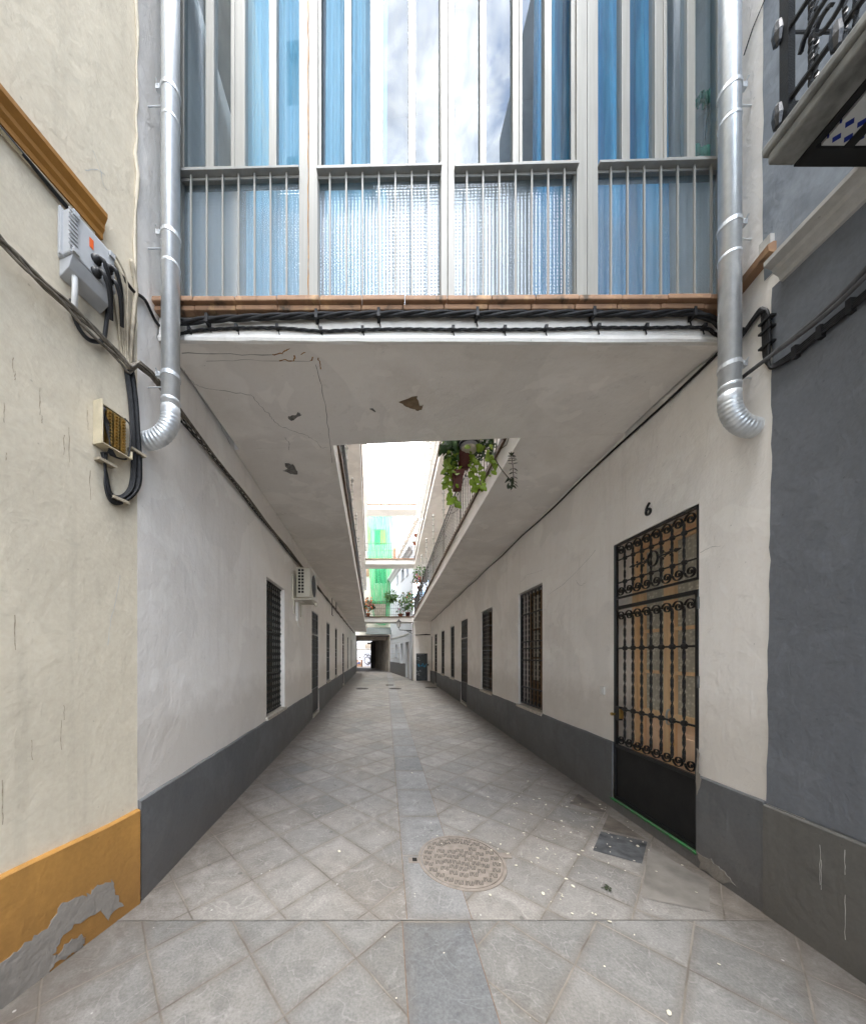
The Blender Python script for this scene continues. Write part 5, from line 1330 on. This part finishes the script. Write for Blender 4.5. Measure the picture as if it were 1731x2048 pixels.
mb = MB(); mb.lathe(c, [(.05,0),(.085,.03),(.09,.06)], 14); mb.build('yellow_base', 'cloth_beige', t, True)
mb = MB(); mb.lathe(c+Vector((0,0,.0605)), [(.09,0),(.11,.06),(.105,.12),(.115,.16),(.11,.2)], 14); mb.build('striped_bowl', 'mural_white', t, True)
mb = MB()
for z in (.12,.17,.22): mb.lathe(c+Vector((0,0,z-.03)), [(.108,0),(.1135,.012),(.108,.024)], 14)
mb.build('blue_bands', 'graffiti_black', t, True)
def spray(n, u0, u1, v0, v1, y, size, w):
    mb = MB()
    for i in range(n):
        u = rnd.uniform(u0, u1); v = v0+(v1-v0)*rnd.random()**1.3; leaf(mb, ppx(u, v, y+rnd.uniform(0,.25)), rv()+Vector((0,0,-.5)), (rnd.uniform(-.4,.4),-1,.4), rnd.uniform(.5,1.2)*size, w)
    return mb
tag(spray(260, 893, 917, 868, 955, 3.60, .085, .42).build('trailing_plant', 'leaf_green'), 'dense mid green foliage left of the red hanging pots on the right gallery', 'plant')
tag(spray(70, 893, 915, 885, 975, 3.52, .085, .8).build('trailing_plant', 'leaf_lime'), 'bright lime leaves in front of the foliage left of the red hanging pots', 'plant')
tag(spray(150, 944, 985, 868, 920, 3.62, .08, .5).build('trailing_plant', 'leaf_dark'), 'dark green foliage right of the red hanging pots against the railing', 'plant')
tag(spray(34, 940, 968, 872, 960, 3.50, .08, .85).build('trailing_plant', 'leaf_lime'), 'bright lime leaves dangling right of the red hanging pots', 'plant')
mb = MB()
for i in range(26):
    q = ppx(rnd.uniform(893,912), rnd.uniform(866,890), 3.55+rnd.uniform(0,.15)); leaf(mb, q, Vector((rnd.uniform(-1,1),rnd.uniform(-.3,.3),-.6)), (0,-1,.3), rnd.uniform(.12,.2), .35)
tag(mb.build('broad_leaf_plant', 'leaf_dark'), 'dark broad leaved plant at the top of the right gallery opening', 'plant')
def vine(label, pix, y, mat, lsize, seed):
    r_ = random.Random(seed); t = thing('vine', label, 'vine', tuple(ppx(pix[0][0], pix[0][1], y)))
    pts = smooth_path([ppx(u, v, y+.02*math.sin(i)) for i, (u, v) in enumerate(pix)], 5)
    mb = MB(); mb.tube(pts, .004, 5); mb.build('stem', 'stem_brown', t)
    mb = MB()
    for i in range(1, len(pts)):
        for q in range(1):
            leaf(mb, pts[i], Vector((r_.uniform(-1,1), r_.uniform(-.6,.2), -.7)), (0,-1,.4), lsize*r_.uniform(.45,1.1), .85, .15)
    mb.build('leaves', mat, t)
vine('lime green heart leaved vine trailing left of the red hanging pots', [(897,915),(896,935),(894,955),(895,970),(900,990),(906,1000)], 3.6, 'leaf_lime', .085, 1)
vine('lime green vine trailing between the red pots and gallery edge', [(946,880),(942,905),(940,925),(945,940),(947,960),(950,975)], 3.6, 'leaf_lime', .085, 2)
vine('bright vine curling over the brown edge of the right gallery', [(985,885),(978,910),(990,925),(965,965),(962,972)], 3.5, 'leaf_lime', .08, 3)
vine('lime vine tips hanging lowest left under the red pots', [(903,985),(906,998),(913,1005),(910,1010)], 3.75, 'leaf_lime', .08, 4)
t = thing('hanging_sprig', 'dark leafy sprig hanging below the right gallery soffit edge', 'plant', tuple(ppx(990, 915, 3.45)))
mb = MB(); st = smooth_path([ppx(992,888,3.5),ppx(990,915,3.47),ppx(1000,935,3.45),ppx(1014,953,3.42),ppx(1026,967,3.40)],6); mb.tube(st, .005, 5)
sp = smooth_path([ppx(1027,968,3.40),ppx(1026,945,3.40),ppx(1024,922,3.40),ppx(1022,912,3.40)],6); mb.tube(sp, .004, 5); mb.tube([ppx(1019,870,3.3),ppx(1012,890,3.42),ppx(1002,897,3.45)], .004, 5)
mb.build('stem', 'stem_brown', t)
mb = MB()
for i, p in enumerate(sp[::2]):
    for sd in (-1,1): leaf(mb, p, Vector((sd, rnd.uniform(-.3,.3), .25 if i > 4 else -.45)), (0,-.8,.5), .052*rnd.uniform(.8,1.2), .38)
for k in range(9): leaf(mb, sp[-1], Vector((rnd.uniform(-.8,.8), rnd.uniform(-.2,.2), 1)), (0,-1,0), .05, .3)
for k in range(24): leaf(mb, ppx(1020+rnd.uniform(-7,8), 958+rnd.uniform(-5,14), 3.40), Vector((rnd.uniform(-1,1), 0, -.8)), (0,-1,.2), .05, .35)
mb.build('leaves', 'leaf_olive', t)
# plants on the far footbridge and right gallery corner
yb = 19.75; zfb = zc(0,19.9)-.01+.33
specs = [('tall bushy plant with red flowers at the right end of the lowest footbridge', (816,1234), .16,.28,'red_pot', 420,.62,.16,'leaf_green',[('flower_red',8),('flower_orange',5)],1.15),
 ('grassy spider plant perched on the lowest footbridge railing', (782,1208), .13,.18,'iron_black', 240,.34,.22,'leaf_green',None,.4),
 ('orange flowered plant at the left end of the lowest footbridge', (735.5,1232), .14,.22,'terracotta_pot', 200,.46,.14,'leaf_dark',[('flower_orange',26),('flower_red',14)],1.2),
 ('small pale plant in terracotta pot on the lowest footbridge floor', (801,1232), .16,.18,'terracotta_pot', 70,.24,.10,'leaf_green',[('flower_pink',6)],.6)]
for lab, (u, v), r_, h_, pm, n_, rad, sz, lm, fl, lf in specs:
    c = Vector(((u-PX)/FPX*yb, yb+.25, zfb)) if v > 1220 else Vector(((u-PX)/FPX*19.95, 19.95, zat(1204,19.95)))
    potted(lab, c, r_, h_, pm, n_, rad, sz, lm, .3 if 'grass' in lab else .45, .5, fl, lf)
for lab, (u, v), y, r_, h_, n_, rad, lm, fl in [('leafy plant in clay pot on right gallery railing, upper of two', (842,1165), 15.5,.15,.24,190,.40,'leaf_green',[('flower_pink',3)]),
 ('trailing plant in pale clay pot on right gallery railing, lower of two', (839,1182), 16.2,.15,.24,190,.42,'leaf_dark',[('flower_orange',8)])]:
    c = ppx(u, v, y); potted(lab, c, r_, h_, 'terracotta_pot', n_, rad, .13, lm, .45, .4, fl, .7)
for i, (u, v, lab) in enumerate(((831.5,1074,'orange clay pot with sprouts fixed above on the middle footbridge'),(829,1090,'orange clay pot fixed lower beside the middle footbridge railing'))):
    potted(lab, ppx(u, v, 19.2), .10, .16, 'terracotta_pot', 30, .14, .09, 'leaf_green', .4, .1, None, .3)
tag(MB().add([(-.65,19.99,zfb+.05),(.0,19.99,zfb+.05),(.05,20.0,zfb+.8),(-.85,20.0,zfb+.8)], [(0,1,2,3)]).build('hanging_cloth', 'cloth_beige'), 'pale beige cloth hung along the lowest footbridge railing', 'cloth')
#@@GROUND
# ------------------------------------------------------------------ manhole cover near the camera
def gpt(u, v, z=0.0): y = FPX*(CH-z)/(v-PY); return Vector(((u-PX)/FPX*y, y, z))
mc = gpt(922, 1721); MR = .305
t = thing('manhole_cover', 'round cast iron manhole cover with raised zigzag pattern near the camera', 'manhole cover', (mc.x, mc.y, 0))
mb = MB(); mb.lathe((mc.x,mc.y,.0), [(MR+.03,.0),(MR+.028,.0065),(MR+.008,.0065),(MR+.008,.001)], 48)
for sg, ang in ((-1,-.02),(1,-.15)):
    q = mc+Vector((sg*(MR+.06)*math.cos(ang), -sg*(MR+.06)*math.sin(ang), 0)); mb.box((q.x-.045,q.y-.032,-.001),(q.x+.045,q.y+.032,.0062))
mb.build('frame', 'cast_iron', t)
mb = MB(); mb.lathe((mc.x,mc.y,.001), [(MR+.002,0),(MR+.002,.005),(MR-.004,.0068)], 48); cv = mb.build('cover', 'cast_iron', t)
mb = MB()
mb2 = MB()
zigs = [(-.5,-.35),(-.32,.35),(-.05,.35),(.05,-.35),(.32,-.35),(.5,.35)]
for ri, (rr_, cnt) in enumerate(((.055,5),(.112,10),(.178,15),(.262,23))):
    for i in range(cnt):
        a = 2*PI*i/cnt+ri*.2
        if ri == 2 and .95 < (a % (2*PI)) < 2.19: continue
        cx, cy = mc.x+rr_*math.cos(a), mc.y+rr_*math.sin(a); th = -.08
        pts = [Vector((cx+.052*(p*math.cos(th)-q*math.sin(th)), cy+.058*(p*math.sin(th)+q*math.cos(th)), .0088)) for p, q in zigs]
        mb.strap([p+Vector((0,0,-.0012)) for p in pts], (0,0,1), .0012, .0150); mb2.strap(pts, (0,0,1), .0026, .0060)
pat = mb.build('zigzag_outlines', 'cast_iron_dark', t); mb2.build('raised_zigzags', 'cast_iron', t)
mb = MB(); txt = 'SANEAMIENTO'
for i, chh in enumerate(txt):
    a = math.radians(56)+math.radians(68)*i/(len(txt)-1); rr_ = .222
    def plc(co, a=a): 
        # letters face outwards from the centre: read from the far side
        e1 = Vector((-math.sin(a), math.cos(a), 0)); e2 = Vector((-math.cos(a), -math.sin(a), 0))
        return Vector((mc.x+rr_*math.cos(a), mc.y+rr_*math.sin(a), .0082+co.z))+e1*co.x+e2*co.y
    tm = text_mb(chh, .036, plc, .002); mb.add(tm.v, tm.f)
mb.build('lettering', 'cast_iron_dark', t)
MB().box((mc.x-MR-.075,mc.y-.02,.0062),(mc.x-MR-.04,mc.y+.02,.0075)).build('key_hole', 'hollow_dark', t)
for i, (u, v, lab) in enumerate(((724,1377.5,'flat dark manhole cover far down the alley near the left wall'),(790,1377.5,'flat dark manhole cover far down the middle of the alley'),(862,1375.5,'flat dark manhole cover far down the alley near the end block'))):
    p = gpt(u, v); mb = MB(); mb.lathe((p.x,p.y,.0), [(.30,.0),(.30,.009),(.27,.009),(.268,.006)], 28)
    for k in range(5): mb.box((p.x-.2,p.y-.2+.09*k,.006),(p.x+.2,p.y-.17+.09*k,.0085))
    tag(mb.build('manhole_cover', 'cast_iron_dark'), lab, 'manhole cover')
p = gpt(779, 1370.5); mb = MB()
for k in range(6): mb.box((p.x-.2,p.y-.2+.07*k,.001),(p.x+.2,p.y-.16+.07*k,.010))
tag(mb.build('drain_grate', 'cast_iron_dark'), 'small rectangular drain grate beyond the far middle manhole', 'drain')
# fallen petals
mb = MB(); r_ = random.Random(11)
for i in range(170):
    u = r_.gauss(1130, 110); v = r_.gauss(1670, 75)
    if r_.random() < .12: u = r_.uniform(300,1500); v = r_.uniform(1480,2040)
    if v < 1400 or v > 2046: continue
    p = gpt(u, v, .007)
    if p.x > 2.33 or p.x < -1.55: continue
    s_ = r_.choice((.004,.005,.006,.008,.013)); a = r_.uniform(0,PI); e1 = Vector((math.cos(a),math.sin(a),r_.uniform(-.2,.2)))*s_; e2 = Vector((-math.sin(a),math.cos(a),r_.uniform(-.2,.2)))*s_*r_.uniform(.5,.9)
    mb.slab([p+e1, p+e1*.4+e2, p-e1*.7+e2*.8, p-e1, p-e1*.5-e2*.9, p+e1*.5-e2], (0,0,.0015))
tag(mb.build('fallen_petals', 'petal'), 'scattered pale petals and crumbs on the paving before the entrance gate', 'petals', None, 'stuff')
mb = MB(); c = gpt(1213, 1778, .004)
for i in range(16): leaf(mb, c+Vector((r_.gauss(0,.018), r_.gauss(0,.012), .004)), (r_.gauss(0,1), r_.gauss(0,1), .1), (0,0,1), .024, .5)
tag(mb.build('wilted_leaves', 'leaf_olive'), 'small clump of wilted green leaves on the paving before the gate', 'leaves')
#@@BEHIND
# ------------------------------------------------------------------ houses across the street, behind the camera (reflected in the panes)
def opp(name, x0, x1, h, label, seed):
    t = thing(name, label, 'house', ((x0+x1)/2, -4.2, 0)); fr = Fr((0,-4.2), (1,0), (0,1))
    wl = []; z = .8
    while z < h-2.2:
        x = x0+.7
        while x < x1-1.2: wl.append((x, x+.9, z, z+1.8)); x += 2.1
        z += 3.2
    wall_mb(fr, x0, x1, 0, h, wl, .2).build('wall', 'opposite_wall', t)
    for q in wl:
        mb = MB(); P = fr.P; mb.poly([P(q[0],q[2],-.18),P(q[1],q[2],-.18),P(q[1],q[3],-.18),P(q[0],q[3],-.18)]); mb.build('window', 'dark_pane', t)
    sx_ = x1 if x1 < 1.5 else x0
    mb = MB(); mb.poly([(sx_,-4.2,0),(sx_,-14,0),(sx_,-14,h),(sx_,-4.2,h)]); mb.build('side_wall', 'opposite_wall', t)
    mb = MB(); mb.box((x0-.1,-4.19,h),(x1+.1,-3.9,h+.25)); mb.build('cornice', 'ledge_plaster', t)
opp('opposite_house', -8.0, -.78, 20, 'tall blue grey house across the street mirrored in the left panes', 1)
opp('opposite_house', 4.6, 9.0, 17, 'tall blue grey house across the street mirrored in the right panes', 2)
#@@LIGHT
# ------------------------------------------------------------------ sky, sun
SUN_EL, SUN_AZ = math.radians(80), math.radians(190)
W = bpy.data.worlds.new('World'); S.world = W; W.use_nodes = True; nt = W.node_tree; nt.nodes.clear()
N = lambda t, **k: (lambda nd: ([setattr(nd, a, b) for a, b in k.items()], nd)[1])(nt.nodes.new('ShaderNode'+t))
sky = N('TexSky', sky_type='NISHITA', sun_disc=False, sun_elevation=SUN_EL, sun_rotation=SUN_AZ, air_density=1.0, dust_density=1.0, ozone_density=1.5)
tc = N('TexCoord'); mp = N('Mapping'); mp.inputs[3].default_value = (1, 1, 1.6); nt.links.new(tc.outputs['Generated'], mp.inputs[0])
nz = N('TexNoise'); nz.inputs['Scale'].default_value = 5.5; nz.inputs['Detail'].default_value = 9; nz.inputs['Roughness'].default_value = .64; nz.inputs['Distortion'].default_value = .5; nt.links.new(mp.outputs[0], nz.inputs[0])
rp = N('ValToRGB'); rp.color_ramp.elements[0].position = .36; rp.color_ramp.elements[1].position = .58; nt.links.new(nz.outputs[0], rp.inputs[0])
CL = 166.0
mxn = N('MixRGB'); nt.links.new(rp.outputs[0], mxn.inputs[0]); cn = N('TexNoise'); cn.inputs['Scale'].default_value = 9.0; cn.inputs['Detail'].default_value = 10; cn.inputs['Roughness'].default_value = .62; cn.inputs['Distortion'].default_value = .6; nt.links.new(mp.outputs[0], cn.inputs[0])
cr2 = N('ValToRGB'); cr2.color_ramp.elements[0].position = .38; cr2.color_ramp.elements[1].position = .62; cr2.color_ramp.elements[0].color = (.50,.52,.56,1); nt.links.new(cn.outputs[0], cr2.inputs[0])
cm = N('MixRGB', blend_type='MULTIPLY'); cm.inputs[0].default_value = 1; cm.inputs[1].default_value = (CL, CL*.985, CL*.96, 1); nt.links.new(cr2.outputs[0], cm.inputs[2]); nt.links.new(cm.outputs[0], mxn.inputs[2])
ml = N('MixRGB', blend_type='MULTIPLY'); ml.inputs[0].default_value = 1; nt.links.new(sky.outputs[0], ml.inputs[1]); ml.inputs[2].default_value = (10.5,11.6,12,1)
nt.links.new(ml.outputs[0], mxn.inputs[1])
bgn = N('Background'); bgn.inputs[1].default_value = .12; nt.links.new(mxn.outputs[0], bgn.inputs[0])
wo = N('OutputWorld'); nt.links.new(bgn.outputs[0], wo.inputs[0])
sl = bpy.data.lights.new('sun', 'SUN'); so = bpy.data.objects.new('sun', sl); COL.objects.link(so)
sl.energy = 4.8; sl.angle = math.radians(28); sl.color = (1, .95, .88)
dv = Vector((math.sin(SUN_AZ)*math.cos(SUN_EL), math.cos(SUN_AZ)*math.cos(SUN_EL), math.sin(SUN_EL)))
so.rotation_euler = dv.to_track_quat('Z', 'Y').to_euler(); so.location = (0,-5,20)
S.view_settings.view_transform = 'Standard'; S.view_settings.look = 'None'; S.view_settings.exposure = 0; S.view_settings.gamma = 1
S.render.engine = 'CYCLES'
cy = S.cycles
cy.max_bounces = 14; cy.diffuse_bounces = 12; cy.glossy_bounces = 4; cy.transmission_bounces = 6; cy.transparent_max_bounces = 12
cy.use_denoising = True; cy.sample_clamp_indirect = 8.0
cy.caustics_reflective = False; cy.caustics_refractive = False
